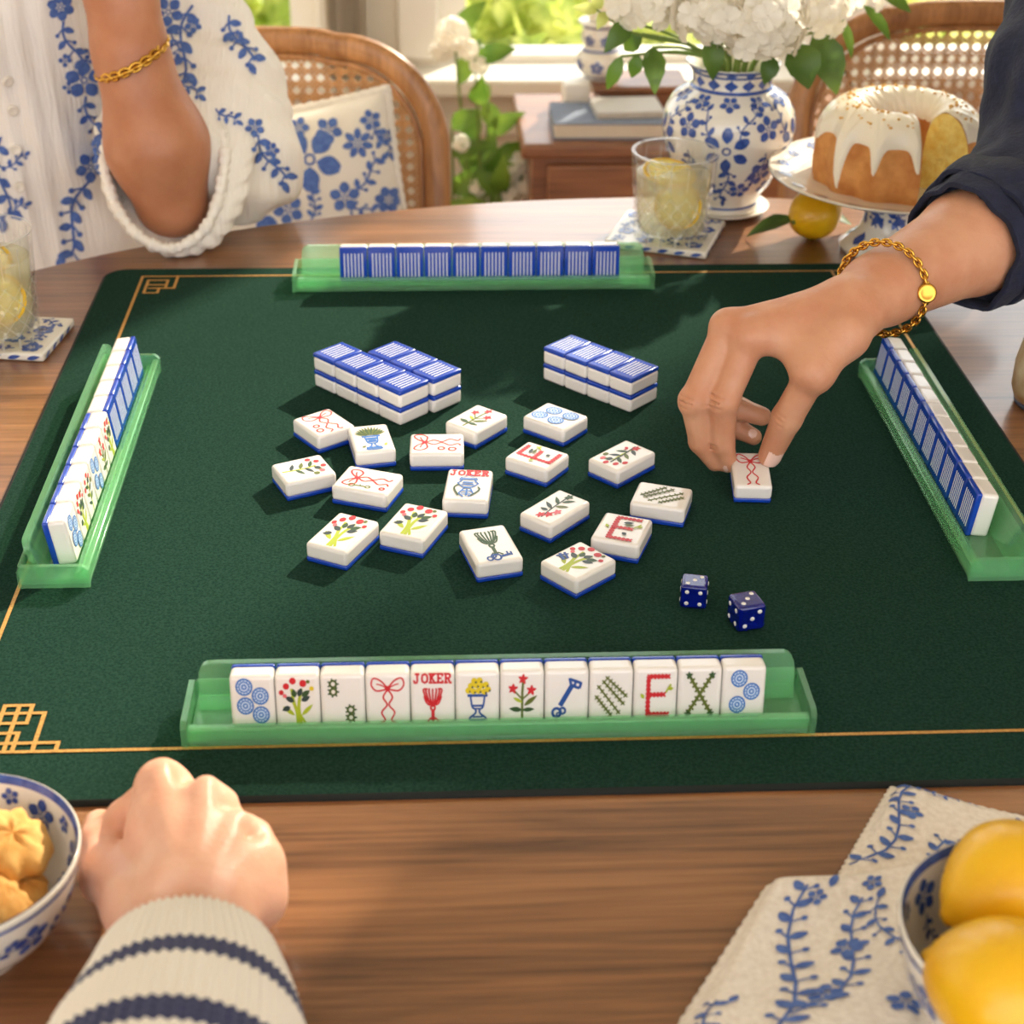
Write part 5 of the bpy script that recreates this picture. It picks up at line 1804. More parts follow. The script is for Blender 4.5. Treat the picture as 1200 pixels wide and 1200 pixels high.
sh = sprig((.10, .98), (.26, .12), 13, .075, .011) + sprig((.24, .72), (.42, .2), 9, .10, .015) + blossom((.34, .40), .05, 5, .3) + blossom((.22, .16), .04, 5) + blossom((.40, .12), .04, 5, .6) + sprig((.02, .95), (.10, .66), 6, .14, .02) + blossom((.07, .80), .045, 5) + sprig((.42, .2), (.5, .5), 6, .14, .02) + blossom((.30, .62), .05, 5, 1) + blossom((.48, .66), .05, 5, 1)
lay('embroidery', sh, fn, m_blue_soft, o, .0006)

# ------------------------------------------------------------------ mug at the edge of the table
m_stone = mat('speckled_stoneware', (214, 196, 164), 0.45, rgb2=(170, 130, 84), vscale=38)
m_band = mat('stoneware_base', (70, 74, 92), 0.5)
q = P(1228, 474, TZ)
ms_ = PXS(q)
mr = 45 / ms_
mh = z_at(q, 394) - TZ
t = thing('stoneware_mug', 'speckled tan stoneware mug beyond the all-blue tile rack', 'mug', q + (0, 0, .0002))
mb = MB(); mb.lathe([(0, .003), (mr * .8, .003), (mr * .9, .006), (mr, mh * .25), (mr * 1.0, mh * .6), (mr * .88, mh * .95), (mr * .86, mh), (mr * .80, mh), (mr * .80, mh * .95), (mr * .9, mh * .5), (mr * .8, .008), (0, .008)], 48)
mb.build('body', m_stone, t, local=True)
mb = MB(); mb.lathe([(0, 0), (mr * .82, 0), (mr * .88, .002), (mr * .90, .0065), (0, .0065)], 48); mb.build('foot_ring', m_band, t, local=True)
mb = MB(); mb.tube(spline([(mr * .9, 0, mh * .8), (mr * 1.5, 0, mh * .75), (mr * 1.55, 0, mh * .4), (mr * .95, 0, mh * .25)], 14), .0045, 8); mb.build('handle', m_stone, t, local=True)
# ------------------------------------------------------------------ caned chairs
def cane_chair(loc, rz, W, ztop, label, seed):
    t = thing('caned_chair', label, 'chair', (loc[0], loc[1], 0), (0, 0, rz), 'caned dining chairs')
    hw, zb, r = W / 2, 0.50, 0.135
    fw_, lean, curve = 0.034, math.tan(math.radians(7)), 0.035
    bend = lambda x, z: np.array([x, (z - zb) * lean - curve * (x / hw) ** 2, z])
    # frame of the back: legs up, over the rounded top
    def outline(o):
        a, rr = hw - o, r - o * .6
        pts = [(-a, zb - .05), (-a, zb + .1), (-a, ztop - o - rr)]
        pts += [(-a + rr - rr * math.cos(q), ztop - o - rr + rr * math.sin(q)) for q in np.linspace(.2, PI / 2, 8)]
        pts += [(-a * .35, ztop - o + .006), (0, ztop - o + .008), (a * .35, ztop - o + .006)]
        pts += [(a - rr + rr * math.sin(q), ztop - o - rr + rr * math.cos(q)) for q in np.linspace(0, PI / 2 - .2, 8)]
        pts += [(a, ztop - o - rr), (a, zb + .1), (a, zb - .05)]
        return np.array(pts)
    pts = spline(np.array([bend(x, z) for x, z in outline(fw_ / 2)]), 90)
    mb = MB(); mb.tube(pts, fw_ / 2, 12, up=(0, 1, 0), flat=.62)
    mb.build('back_frame', m_chairw, t, local=True)
    pts = spline(np.array([bend(x, z) for x, z in outline(fw_ + .003)]), 90)
    mb = MB(); mb.tube(pts, .0045, 6); mb.build('inner_bead', m_chairw, t, local=True)
    mb = MB(); mb.tube([bend(x, zb + .03) for x in np.linspace(-hw + fw_ * .5, hw - fw_ * .5, 12)], fw_ / 2, 10, flat=.6); mb.build('lower_rail', m_chairw, t, local=True)
    # woven cane: paired verticals and horizontals plus both diagonals
    a, rr = hw - fw_, r - fw_ * .6
    z0, z1 = zb + .045, ztop - fw_
    def inside(x, z):
        if abs(x) > a or z < z0 or z > z1 + .006:
            return False
        if abs(x) > a - rr and z > z1 - rr:
            return math.hypot(abs(x) - (a - rr), z - (z1 - rr)) <= rr
        return True
    pitch = 0.0158
    mb = MB()
    def strand(p, q, wd, dy):
        n = int(np.linalg.norm(q - p) / .012) + 2
        run = []
        for s in np.linspace(0, 1, n):
            x, z = p + (q - p) * s
            if inside(x, z):
                run.append((x, z))
            else:
                flush(run, wd, dy); run = []
        flush(run, wd, dy)
    def flush(run, wd, dy):
        if len(run) < 2:
            return
        run = np.array(run)
        if len(run) > 8:
            run = run[np.unique(np.r_[np.arange(0, len(run), 4), len(run) - 1])]
        d = run[-1] - run[0]; d /= np.linalg.norm(d)
        nn = np.array([-d[1], d[0]]) * wd / 2
        V, k = [], len(run)
        for sgn, oy in ((1, 0), (-1, 0), (-1, .0012), (1, .0012)):
            for q in run:
                b = bend(*(q + nn * sgn))
                b[1] += dy + oy
                V.append(b)
        F = []
        for c in range(4):
            e = (c + 1) % 4
            F += [(c * k + i, c * k + i + 1, e * k + i + 1, e * k + i) for i in range(k - 1)]
        mb.add(V, F)
    for x in np.arange(-a - pitch, a + pitch, pitch):
        for o in (-.0017, .0017):
            strand(np.array([x + o, z0 - .01]), np.array([x + o, z1 + .02]), .0023, 0)
    for z in np.arange(z0, z1 + pitch, pitch):
        for o in (-.0017, .0017):
            strand(np.array([-a - .01, z + o]), np.array([a + .01, z + o]), .0023, -.0011)
    D = z1 - z0 + .06
    kk = int(D / pitch) + 2
    for i in range(-kk, int(2 * a / pitch) + kk + 3):
        x_, zz0 = -a - pitch + (i + .5) * pitch, z0 - 2 * pitch
        strand(np.array([x_, zz0]), np.array([x_ + D, zz0 + D]), .0022, -.0022)
        strand(np.array([x_, zz0]), np.array([x_ - D, zz0 + D]), .0022, -.0030)
    o = mb.build('cane_weave', m_cane, t, False, local=True); o['kind'] = 'stuff'
    mb = MB(); mb.rbox((0, -.235, .455), (W * .96, .46, .05), .018, 3); mb.build('seat_frame', m_chairw, t, local=True)
    mb = MB(); mb.rbox((0, -.235, .478), (W * .82, .38, .02), .009, 3); mb.build('seat_pad', mat('seat_linen', (226, 214, 194), .9), t, local=True)
    for sx in (-1, 1):
        mb = MB(); mb.tube([(sx * (hw - .03), -.43, 0), (sx * (hw - .03), -.43, .2), (sx * (hw - .03), -.43, .44)], [.012, .016, .021], 10); mb.build('leg', m_chairw, t, local=True)
        mb = MB(); mb.tube([(sx * (hw - .02), .03, 0), (sx * (hw - .017), 0, .25), (sx * (hw - .017), -.03, .47)], [.013, .018, .021], 10); mb.build('leg', m_chairw, t, local=True)
    return t
cy1 = 2.06
xr = PD(527, 150, cy1)[0]
zt1 = PD(400, 40, cy1 + .03)[2]
chL = cane_chair((xr - .26, cy1), math.radians(4), .52, zt1, 'caned wooden chair with the blue floral cushion, behind the blouse', 1)
cy2 = 2.08
xl = PD(916, 200, cy2)[0]
zt2 = PD(1090, 9, cy2 + .03)[2]
chR = cane_chair((xl + .27, cy2), math.radians(-5), .54, zt2, 'caned wooden chair behind the cake', 2)

# cushion on the first chair
m_cush = mat('cushion_linen', (226, 217, 204), .9, sheen=.1, bump=.5, bscale=500, bdist=.0008)
tr = PD(464, 120, 1.93)
S_ = .30
zc = .489 + S_ / 2 + .012
rc = math.radians(9)
ctr = np.array([tr[0] - S_ / 2 * math.cos(rc) + .012, 1.945, tr[2] - S_ / 2 * 1.10])
t = thing('cushion', 'cream cushion with blue flowers and a ruffled edge on the caned chair', 'cushion', (ctr[0], ctr[1], ctr[2] - S_ / 2))
n = 41
us = np.linspace(-1, 1, n)
def cush_pt(u, v, side):
    sq = (1 - .07 * (1 - v * v)) , (1 - .07 * (1 - u * u))
    x, z = u * S_ / 2 * (1 - .05 * (1 - np.abs(v) ** 2)), v * S_ / 2 * (1 - .05 * (1 - np.abs(u) ** 2))
    y = side * .055 * np.sqrt(np.clip((1 - u ** 4) * (1 - v ** 4), 0, 1))
    c, s = math.cos(rc), math.sin(rc)
    X, Z = x * c - z * s, x * s + z * c
    tl = math.radians(10)
    return np.stack([X, y * math.cos(tl) + Z * math.sin(tl), Z * math.cos(tl) - y * math.sin(tl)], -1) + ctr
U, Vv = np.meshgrid(us, us, indexing='ij')
Fg = [(i * n + j, (i + 1) * n + j, (i + 1) * n + j + 1, i * n + j + 1) for i in range(n - 1) for j in range(n - 1)]
V = np.vstack([cush_pt(U, Vv, -1).reshape(-1, 3), cush_pt(U, Vv, 1).reshape(-1, 3)])
cov = obj('cover', V, Fg + [tuple(n * n + q for q in f[::-1]) for f in Fg], m_cush, t)
e = [(-1, q) for q in us] + [(q, 1) for q in us[1:]] + [(1, q) for q in us[::-1][1:]] + [(q, -1) for q in us[::-1][1:-1]]
pe = np.array([cush_pt(np.array(a), np.array(b), -1) for a, b in e])
pe = spline(pe, 300, True)
mb = MB(); mb.tube(pe, .0058 + .0007 * np.sin(np.arange(300) * 1.9), 7, closed=True); mb.build('ruffle', m_cush, t)
sh = blossom((.02, .06), .30, 5, PI / 2, .75) + blossom((.62, .62), .17, 6, .2) + blossom((.45, .30), .16, 7, .3) + blossom((-.62, .5), .22, 5, .5) + blossom((.1, .72), .16, 6) + blossom((-.3, -.6), .24, 5, 1) + blossom((.7, -.6), .2, 6)
sh += sprig((.25, -.55), (.75, .02), 4, .26, .04) + sprig((-.1, -.7), (.02, -.3), 4, .3, .05) + sprig((.75, .3), (.82, .75), 3, .3, .05) + sprig((-.8, -.2), (-.3, -.2), 4, .3, .05) + sprig((.3, -.8), (.6, -.75), 3, .35, .06) + sprig((-.4, .85), (0, .9), 3, .35, .06) + blossom((.42, -.42), .15, 5)
def cmap(uv):
    u, v = np.clip(uv[:, 0], -.98, .98), np.clip(uv[:, 1], -.98, .98)
    e = 1e-3
    p = cush_pt(u, v, -1)
    a = cush_pt(u + e, v, -1) - p
    b = cush_pt(u, v + e, -1) - p
    nn = np.cross(a, b)
    nn /= np.linalg.norm(nn, axis=1)[:, None] + 1e-12
    nn[nn[:, 1] > 0] *= -1
    return p, nn
sh = [q for q in sh if q[0][:, 0].max() < .05]
lay('printed_flowers', sh, cmap, m_blue_soft, cov, .0009)
cb_ = bvh_map(cush_pt(U, Vv, -1).reshape(-1, 3), Fg)
sh = blossom((363, 187), 42, 5, .3, .55) + blossom((385, 153), 18, 5, .2) + blossom((419, 168), 20, 7, .2, .42) + blossom((434, 141), 14, 5, .6) + blossom((455, 234), 18, 6, .1) + blossom((404, 231), 20, 5, .9) + blossom((350, 150), 14, 5) + blossom((452, 160), 12, 5, .4) + blossom((338, 246), 20, 5, .5)
sh += sprig((412, 224), (446, 188), 4, .28, .05) + sprig((364, 258), (370, 224), 4, .34, .06) + sprig((438, 146), (456, 178), 3, .36, .06) + sprig((405, 236), (438, 250), 3, .34, .06)
lay('printed_flowers', sh, cb_, m_blue_soft, cov, .0010)

# ------------------------------------------------------------------ side cabinet, books, jar
m_cab = wood('cabinet_wood', (96, 58, 34), (156, 104, 66), .4, .2, 'X')
cd0 = 2.40
c0 = PD(622, 166, cd0)
ctop = c0[2]
cw, cdp = .52, .25
t = thing('side_cabinet', 'brown wooden side cabinet under the window', 'cabinet', (c0[0] + cw / 2, cd0 + cdp / 2, 0))
cx, cyy = c0[0] + cw / 2, cd0 + cdp / 2
part_box('top', (cx, cyy, ctop - .012), (cw + .03, cdp + .03, .024), m_cab, t, .006)
part_box('carcass', (cx, cyy, (ctop - .024 + .10) / 2), (cw, cdp, ctop - .024 - .10), m_cab, t, .004)
for k in range(2):
    z = ctop - .024 - .085 - k * .17
    d = part_box('drawer', (cx, cd0 - .004, z), (cw - .05, .018, .15), m_cab, t, .004)
    mb = MB(); mb.lathe([(0, 0), (.006, 0), (.005, .012), (.012, .018), (.010, .026), (0, .028)], 14)
    mb.V = [np.vstack(mb.V) @ np.array([[1, 0, 0], [0, 0, 1], [0, -1, 0]]) + (cx, cd0 - .0125, z)]
    mb.build('knob', mat('brass_knob', (190, 150, 80), .35, metal=1), d)
for sx in (-1, 1):
    for sy in (-1, 1):
        part_box('leg', (cx + sx * (cw / 2 - .025), cyy + sy * (cdp / 2 - .025), .053), (.04, .04, .106), m_cab, t, .004)
# small wooden chest behind, with the jar
bz = ctop + .0002
CY = cd0 + .185
q0, q1 = PD(694, 140, CY - .05), PD(806, 140, CY - .05)
bh = PD(740, 101, CY - .05)[2] - bz
t = thing('wooden_chest', 'small wooden chest on the side cabinet under the blue jar', 'chest', ((q0[0] + q1[0]) / 2, CY, bz))
bx_, bw = (q0[0] + q1[0]) / 2, q1[0] - q0[0]
part_box('box', (bx_, CY, bz + (bh - .012) / 2), (bw - .02, .10, bh - .012), m_cab, t, .003)
part_box('lid', (bx_, CY, bz + bh - .006), (bw, .11, .012), m_cab, t, .004)
# pale box beside it
q2, q3 = PD(660, 140, CY - .05), PD(692, 140, CY - .05)
t = thing('cream_box', 'plain cream box between the chest and the window sill', 'box', ((q2[0] + q3[0]) / 2, CY - .01, bz))
part_box('carton', ((q2[0] + q3[0]) / 2, CY - .01, bz + bh * .46), (q3[0] - q2[0] - .003, .06, bh * .92), m_trim, t, .003)
part_box('lid', ((q2[0] + q3[0]) / 2, CY - .01, bz + bh * .95), (q3[0] - q2[0] - .001, .064, bh * .10), m_trim, t, .003)
# books
m_bk = mat('book_cloth', (120, 130, 150), .75, bump=.3, bscale=900, bdist=.0004)
m_bk2 = mat('book_cloth_pale', (196, 192, 186), .75)
m_pg = mat('book_pages', (222, 212, 194), .9, rgb2=(190, 178, 158), vscale=90, stretch=(1, 1, 30))
def book(c, size, rz, mcov, label):
    t = thing('book', label, 'book', c, (0, 0, rz), 'books on the side cabinet')
    w, d, h = size
    for z in (.0015, h - .0015):
        mb = MB(); mb.rbox((0, 0, z), (w, d, .003), .001, 1); mb.build('cover', mcov, t, local=True)
    mb = MB(); mb.rbox((0, -.003, h / 2), (w - .006, d - .010, h - .0055), .001, 1); mb.build('pages', m_pg, t, local=True)
    mb = MB(); mb.rbox((0, d / 2 - .0015, h / 2), (w, .003, h), .001, 1); mb.build('spine', mcov, t, local=True)
b0, b1 = PD(648, 166, cd0 + .01), PD(782, 166, cd0 + .01)
bwid = b1[0] - b0[0]
book(((b0[0] + b1[0]) / 2, cd0 + .062, bz), (bwid, .115, .026), math.radians(-1), m_bk, 'large grey-blue book lying on the side cabinet')
book(((b0[0] + b1[0]) / 2 + .03, cd0 + .070, bz + .0263), (bwid * .6, .085, .010), math.radians(3), m_bk2, 'smaller pale book lying on top of the grey-blue book')
# tiered jar and candle
jz = bz + bh + .0002
jp = PD(702, 100, CY); jp = np.array([jp[0] + .0, CY, jz])
js = 1 / PXS(jp)
JP = [(.6, 0), (.62, 3), (.78, 6), (.95, 12), (1.0, 20), (.92, 28), (.72, 33), (.66, 36), (.74, 40), (.80, 48), (.76, 56), (.82, 60), (.95, 62), (.9, 64)]
JP = [(r * 28 * js, z * js * 1.04) for r, z in JP]
t = thing('tiered_jar', 'small two-tiered blue and white jar on the wooden chest', 'jar', jp)
mb = MB(); mb.lathe([(0, 0)] + [tuple(q) for q in spline(JP, 40)] + [(0, JP[-1][1])], 40); mb.build('body', m_porc, t, local=True)
fn, sj = lathe_map(spline(JP, 40), (0, 0, 0))
sh = []
for k in range(7):
    u = 2 * PI * k / 7
    sh += scale_shapes(blossom((0, 0), 8.5 * js, 5, .2), (u, sj[-1] * .28), (1 / (27 * js), 1)) + scale_shapes(blossom((0, 0), 7.5 * js, 5, .2), (u + .4, sj[-1] * .70), (1 / (22 * js), 1))
us_ = np.linspace(0, 2 * PI, 49)
for v0, v1 in ((.03, .07), (.50, .54), (.88, .91)):
    sh.append((np.vstack([np.c_[us_, np.full(49, sj[-1] * v0)], np.c_[us_, np.full(49, sj[-1] * v1)]]), [(i, i + 1, 50 + i, 49 + i) for i in range(48)]))
lay('painted_flowers', sh, fn, m_blue, t, .0006, True)
t = thing('pillar_candle', 'thick ivory pillar candle standing on the tiered jar', 'candle', jp + (0, 0, JP[-1][1] + .0002))
cr_ = 15 * js
mb = MB(); mb.lathe([(0, 0), (cr_, 0), (cr_, .034), (cr_ * .94, .037), (cr_ * .6, .034), (0, .033)], 32); mb.build('wax', mat('ivory_wax', (246, 238, 220), .5, sss=.3, sss_s=.01), t, local=True)
mb = MB(); mb.tube([(0, 0, .033), (.0005, 0, .041)], .0009, 6); mb.build('wick', m_bind, t, local=True)

# ------------------------------------------------------------------ flowering plant by the window
m_pleaf = leafmat('plant_leaf', (84, 122, 40), (138, 168, 62), .35)
pp = PD(535, 235, 2.52)
t = thing('potted_plant', 'tall leafy potted plant with white flower heads between chair and side cabinet', 'plant', (pp[0], 2.52, 0))
mb = MB(); mb.lathe([(0, 0), (.06, 0), (.065, .01), (.078, .20), (.083, .22), (.078, .225), (.070, .20), (0, .19)], 40, (pp[0], 2.52, 0)); mb.build('pot', mat('clay_pot', (186, 150, 116), .8), t)
rr = np.random.default_rng(21)
root = np.array([pp[0], 2.52, .195])
tops = [(532, 42), (556, 70), (572, 118), (582, 150), (590, 195), (530, 150), (545, 200), (575, 215), (560, 225), (585, 225)]
for i, (x, y) in enumerate(tops):
    e = PD(x, y, 2.52 + rr.uniform(-.05, .05))
    st = root + rr.normal(size=3) * (.03, .03, 0)
    pth = spline([st, st * .5 + e * .5 + rr.normal(size=3) * .012 + (0, 0, .02), e], 12)
    mb = MB(); mb.tube(pth, np.linspace(.004, .002, 12), 6); mb.build('stem', m_stem, t)
    for k in range(3):
        q = pth[-1 - k * 2]
        a = rr.uniform(0, 6.28)
        d = np.array([math.cos(a), .4 * math.sin(a), rr.uniform(.1, .8)])
        leaf_mesh(q, q + d / np.linalg.norm(d) * rr.uniform(.05, .085), .032, m_pleaf, t, .1, up=(0, -1, .6))
for x, y, r_ in ((530, 40, .022), (518, 58, .016), (548, 58, .014), (562, 76, .013), (606, 190, .017), (592, 205, .015), (560, 218, .013), (618, 215, .017), (540, 168, .012), (600, 228, .014)):
    c = PD(x, y, 2.49)
    for k in range(14):
        z = 1 - 2 * (k + .5) / 14
        ph = k * 2.4
        d = Vector((math.sqrt(1 - z * z) * math.cos(ph), math.sqrt(1 - z * z) * math.sin(ph), z))
        o = bpy.data.objects.new('floret', FLO); COL.objects.link(o); o.parent = t
        o.matrix_local = Matrix.Translation(Vector(c) - base_of(t) + d * r_) @ ((d.to_track_quat('Z', 'Y').to_matrix() @ Matrix.Rotation(k, 3, 'Z')) * (r_ * .62)).to_4x4()
# ------------------------------------------------------------------ people
def skin_mat(name, c1, c2):
    return mat(name, c1, .42, spec=.4, sss=.18, sss_r=(1, .38, .2), sss_s=.005, rgb2=c2, vscale=34, bump=.45, bscale=300, bdist=.0007)
m_skin = skin_mat('skin_warm', (206, 152, 120), (194, 134, 102))
m_skin3 = skin_mat('skin_shaded', (188, 128, 94), (176, 114, 80))  # shade on the woman's forearm is put into this darker skin colour
m_skin2 = skin_mat('skin_near', (226, 178, 152), (216, 156, 128))
m_nail = mat('nail', (236, 196, 180), .18, coat=.5)
m_hair = mat('brown_hair', (84, 56, 36), .5, var=.3, vscale=40, stretch=(1, 1, .1))
m_gold2 = mat('gold_chain', (214, 164, 72), .22, metal=1.0)
def bone(A, px, py, L, near=True):
    """point on the pixel's ray at distance L from the joint A"""
    d = ray(px, py); d = d / np.linalg.norm(d)
    v = CAM - A
    b, c = float(v @ d), float(v @ v) - L * L
    q = b * b - c
    tt = -b - math.sqrt(q) * (1 if near else -1) if q > 0 else -b
    p = CAM + d * tt
    if q <= 0:
        p = A + (p - A) / np.linalg.norm(p - A) * L
    return p
def nail(tip, back, up, L, wd, parent, r):
    d = np.asarray(tip) - np.asarray(back); d /= np.linalg.norm(d)
    n = np.asarray(up, float); n = n - d * (n @ d); n /= np.linalg.norm(n)
    s = np.cross(d, n)
    V = []
    for i, a in enumerate(np.linspace(0, 1, 7)):
        for q in np.linspace(-1, 1, 7):
            w_ = wd / 2 * (1 if .15 < a < .7 else (.85 if a <= .15 else (1.0 - .9 * (a - .7) ** 1.5)))
            ph = q * .95
            V.append(np.asarray(tip) + d * (a - .72) * L + s * math.sin(ph) * w_ * 1.1 + n * (r * (math.cos(ph * .75) - .04) + .0005 - .0014 * abs(a - .5) ** 2 * 4 * (a > .5)))
    F = [(i * 7 + j, i * 7 + j + 1, (i + 1) * 7 + j + 1, (i + 1) * 7 + j) for i in range(6) for j in range(6)]
    return obj('fingernail', V, F, m_nail, parent)
def chain_bracelet(path, rl, label, charm=None, name='bracelet'):
    t = thing(name, label, 'bracelet', path[0])
    p = np.asarray(path)
    nn = len(p)
    for i in range(nn):
        c, d = p[i], p[(i + 1) % nn] - p[i - 1]
        d /= np.linalg.norm(d)
        o = p[i] - p.mean(0); o /= np.linalg.norm(o)
        s = np.cross(d, o)
        u = o if i % 2 else (o * .4 + s)
        u = u - d * (u @ d); u /= np.linalg.norm(u)
        th = np.linspace(0, 2 * PI, 10, endpoint=False)
        loop = [c + d * rl * 1.15 * math.cos(a) + u * rl * .72 * math.sin(a) for a in th]
        mb = MB(); mb.tube(loop, rl * .30, 6, closed=True); mb.build('link', m_gold2, t)
    if charm is not None:
        c, n = charm
        R = axes(n)
        V, F = lathe([(0, -.0014), (.0062, -.0014), (.0072, -.0006), (.0072, .0006), (.006, .0016), (.0045, .001), (0, .0012)], 24)
        obj('charm', V @ R.T + c, F, m_gold2, t)
    return t
def wob(V, amp, f, seed=0):
    r = np.random.default_rng(seed)
    out = np.zeros(len(V))
    for k in range(5):
        w_ = r.normal(size=3) * f
        out += np.sin(V @ w_ + r.uniform(0, 6)) / 2.2
    return out * amp
def vnorm(V, F):
    F = np.asarray(F)
    n = np.zeros_like(V)
    fn = np.cross(V[F[:, 2]] - V[F[:, 0]], V[F[:, 3]] - V[F[:, 1]])
    for i in range(4):
        np.add.at(n, F[:, i], fn)
    return n / (np.linalg.norm(n, axis=1)[:, None] + 1e-12)

# ---- the reaching hand with the navy sleeve -----------------------------------------
J = lambda px, py, h: P(px, py, MZ + h)
W0 = J(1000, 360, .125)
mI, mM = J(879, 397, .110), J(853, 386, .112)
mR = mM + np.array([.008, .017, -.010])
mP = mR + np.array([.012, .015, -.013])
pI, dI, tI = J(848, 470, .068), J(846, 518, .034), J(853, 543, .0145)
pM, dM, tM = J(813, 470, .066), J(822, 517, .032), J(838, 541, .015)
pR = J(836, 462, .056); dR = J(866, 479, .045); tR = J(893, 488, .041)
pP = J(850, 482, .036); dP = J(864, 502, .027); tP = J(883, 512, .022)
c1 = J(990, 392, .116); m1 = J(953, 436, .096); i1 = J(922, 490, .058); t1 = J(902, 534, .0245)
HAND = dict(W0=W0, mI=mI, pI=pI, dI=dI, tI=tI, mM=mM, pM=pM, dM=dM, tM=tM, m1=m1, i1=i1, t1=t1)
EL = J(1222, 240, .150)                        # elbow
WB = J(1034, 338, .129)
lo = np.array([min(W0[0], pM[0]) - .05, min(t1[1], tI[1]) - .04, MZ - .01])
hi = np.array([EL[0] + .07, max(EL[1], mP[1]) + .07, EL[2] + .07])
HS = .0013
S = SDF(lo, hi, HS)
fa = (EL - W0) / np.linalg.norm(EL - W0)
side_ = np.cross(fa, (0, 0, 1.0)); side_ /= np.linalg.norm(side_)
upv = np.cross(side_, fa)
S.cone(W0, WB, .0265, .0285, .01, sq=(upv, 1.25))
S.cone(WB, WB + (EL - WB) * .55, .0285, .0415, .012, sq=(upv, 1.05))
S.cone(WB + (EL - WB) * .55, EL, .0415, .040, .012, sq=(upv, 1.05))
for m_, r0, r1 in ((mI, .017, .0130), (mM, .017, .0130), (mR, .016, .0120), (mP, .015, .0110)):
    S.cone(W0 + (m_ - W0) * .08, m_, r0, r1, .012)
S.cone(mI, mP, .010, .009, .010)
S.cone(W0, c1, .020, .017, .012); S.cone(c1, m1, .0160, .0120, .010); S.cone(m1, mI * .5 + W0 * .5, .011, .012, .014)
S.cone(m1, mI + (W0 - mI) * .25, .008, .010, .016)
for m_ in (mI, mM):                            # knuckles
    S.ell(m_ + (0, 0, .004), (.0125, .0115, .0115), .006)
for a, b in ((W0, mI), (W0, mM)):              # tendons
    S.cone(a + (b - a) * .35 + (0, 0, .0128), b + (0, 0, .0100), .0025, .003, .006)
def finger(base, p, d, tip, r):
    T_ = SDF(lo, hi, HS)
    for q0, q1, ra, rb in ((base, p, r[0], r[1]), (p, d, r[1] * .98, r[2]), (d, tip, r[2], r[3])):
        T_.cone(q0, q1, ra, rb, .003)
    T_.ell(p, (r[1] * 1.05,) * 3, .004)
    S.merge(T_, .0035)
finger(mM, pM, dM, tM, (.0118, .0104, .0092, .0072))
finger(mI, pI, dI, tI, (.0118, .0106, .0092, .0070))
finger(mR, pR, dR, tR, (.0108, .0098, .0086, .0072))
finger(mP, pP, dP, tP, (.0096, .0086, .0076, .0064))
finger(c1, m1, i1, t1, (.0155, .0118, .0112, .0086))
def creases(a, p, d, r, offs):
    n = (p - a) / np.linalg.norm(p - a) + (p - d) / np.linalg.norm(p - d)
    n /= np.linalg.norm(n)
    ax = (d - a) / np.linalg.norm(d - a)
    s = np.cross(ax, n)
    for o in offs:
        c = p + ax * o + n * r * 1.06
        S.cone(c - s * r * .6 - n * r * .22, c, .0006, .0008, .0014, sub=True)
        S.cone(c, c + s * r * .6 - n * r * .22, .0008, .0006, .0014, sub=True)
creases(mI, pI, dI, .0106, (-.004, 0, .004))
creases(mM, pM, dM, .0104, (-.004, 0, .004))
creases(m1, i1, t1, .0112, (-.0045, -.001, .003))
creases(pI, dI, tI, .0092, (-.0015, .0015))
V, F = S.mesh(1)
V[:, 2] = np.maximum(V[:, 2], MZ + .0008)
TORSO2 = np.array([1.30, 1.55, 0])
pn = thing('person', 'person in a navy sleeve and gold chain bracelet reaching to pick up a tile', 'person', (TORSO2[0], TORSO2[1], 0))
obj('body', V, F, m_skin, pn)
nv = lambda a, b, u: None
nail(tI, dI, np.array([-.8, -.6, .25]), .013, .0105, pn, .0072)
nail(t1, i1, np.array([.30, -.75, .75]), .0165, .0135, pn, .0090)
nail(tP, dP, np.array([.1, -.7, .6]), .010, .0085, pn, .0066)
# navy sleeve and torso
m_navy = mat('navy_cotton', (22, 26, 46), .9, sheen=.04, rgb2=(30, 35, 58), vscale=90, bump=.8, bscale=260, bdist=.0015)
SH = bone(EL, 1305, -70, .27, False)
CHEST = SH + np.array([.17, .06, -.02])
HIP = np.array([1.30, 1.55, .56])
CU = WB + (EL - WB) * .47                      # cuff centre
_q = np.array([CU, EL, SH, CHEST, HIP])
lo2, hi2 = _q.min(0) - .20, _q.max(0) + .20
N2 = SDF(lo2, hi2, .006)
mid = EL + (SH - EL) * .45 + np.array([-.004, 0, 0])
N2.cone(CU + (EL - CU) * .42, EL, .056, .062, .01); N2.cone(EL, mid, .060, .064, .03); N2.cone(mid, SH, .064, .072, .03)
N2.cone(CHEST, HIP, .135, .15, .05)
N2.cone(SH, CHEST, .072, .10, .05)
V, F = N2.mesh(2)
nr = vnorm(V, F)
V = V + nr * (wob(V, .0035, 42, 3) + wob(V, .0012, 130, 4))[:, None]
# turned-up cuff
obj('navy_blouse', V, F, m_navy, pn)
ax_ = (EL - CU) / np.linalg.norm(EL - CU)
R = axes(ax_)
def cuff(c, R, r0, r1, L, n=64, k=9, amp=.002, wall=.004, seed=0):
    V = []
    prof = [(r0, 0), (r0 + .001, L * .1), (r0 * .6 + r1 * .4, L * .4), (r1, L), (r1 - wall, L), (r0 - wall, L * .1), (r0 - wall * .9, -.001), (r0, 0)]
    for i, (rr_, z) in enumerate(prof):
        for j in range(n):
            a = 2 * PI * j / n
            rw = rr_ + amp * math.sin(a * 5 + z * 60 + seed) + amp * .5 * math.sin(a * 11 + seed)
            V.append(c + R[:, 0] * rw * math.cos(a) + R[:, 1] * rw * math.sin(a) + R[:, 2] * (z + amp * math.sin(a * 3 + seed)))
    F = [(i * n + j, i * n + (j + 1) % n, (i + 1) * n + (j + 1) % n, (i + 1) * n + j) for i in range(len(prof) - 1) for j in range(n)]
    return V, F
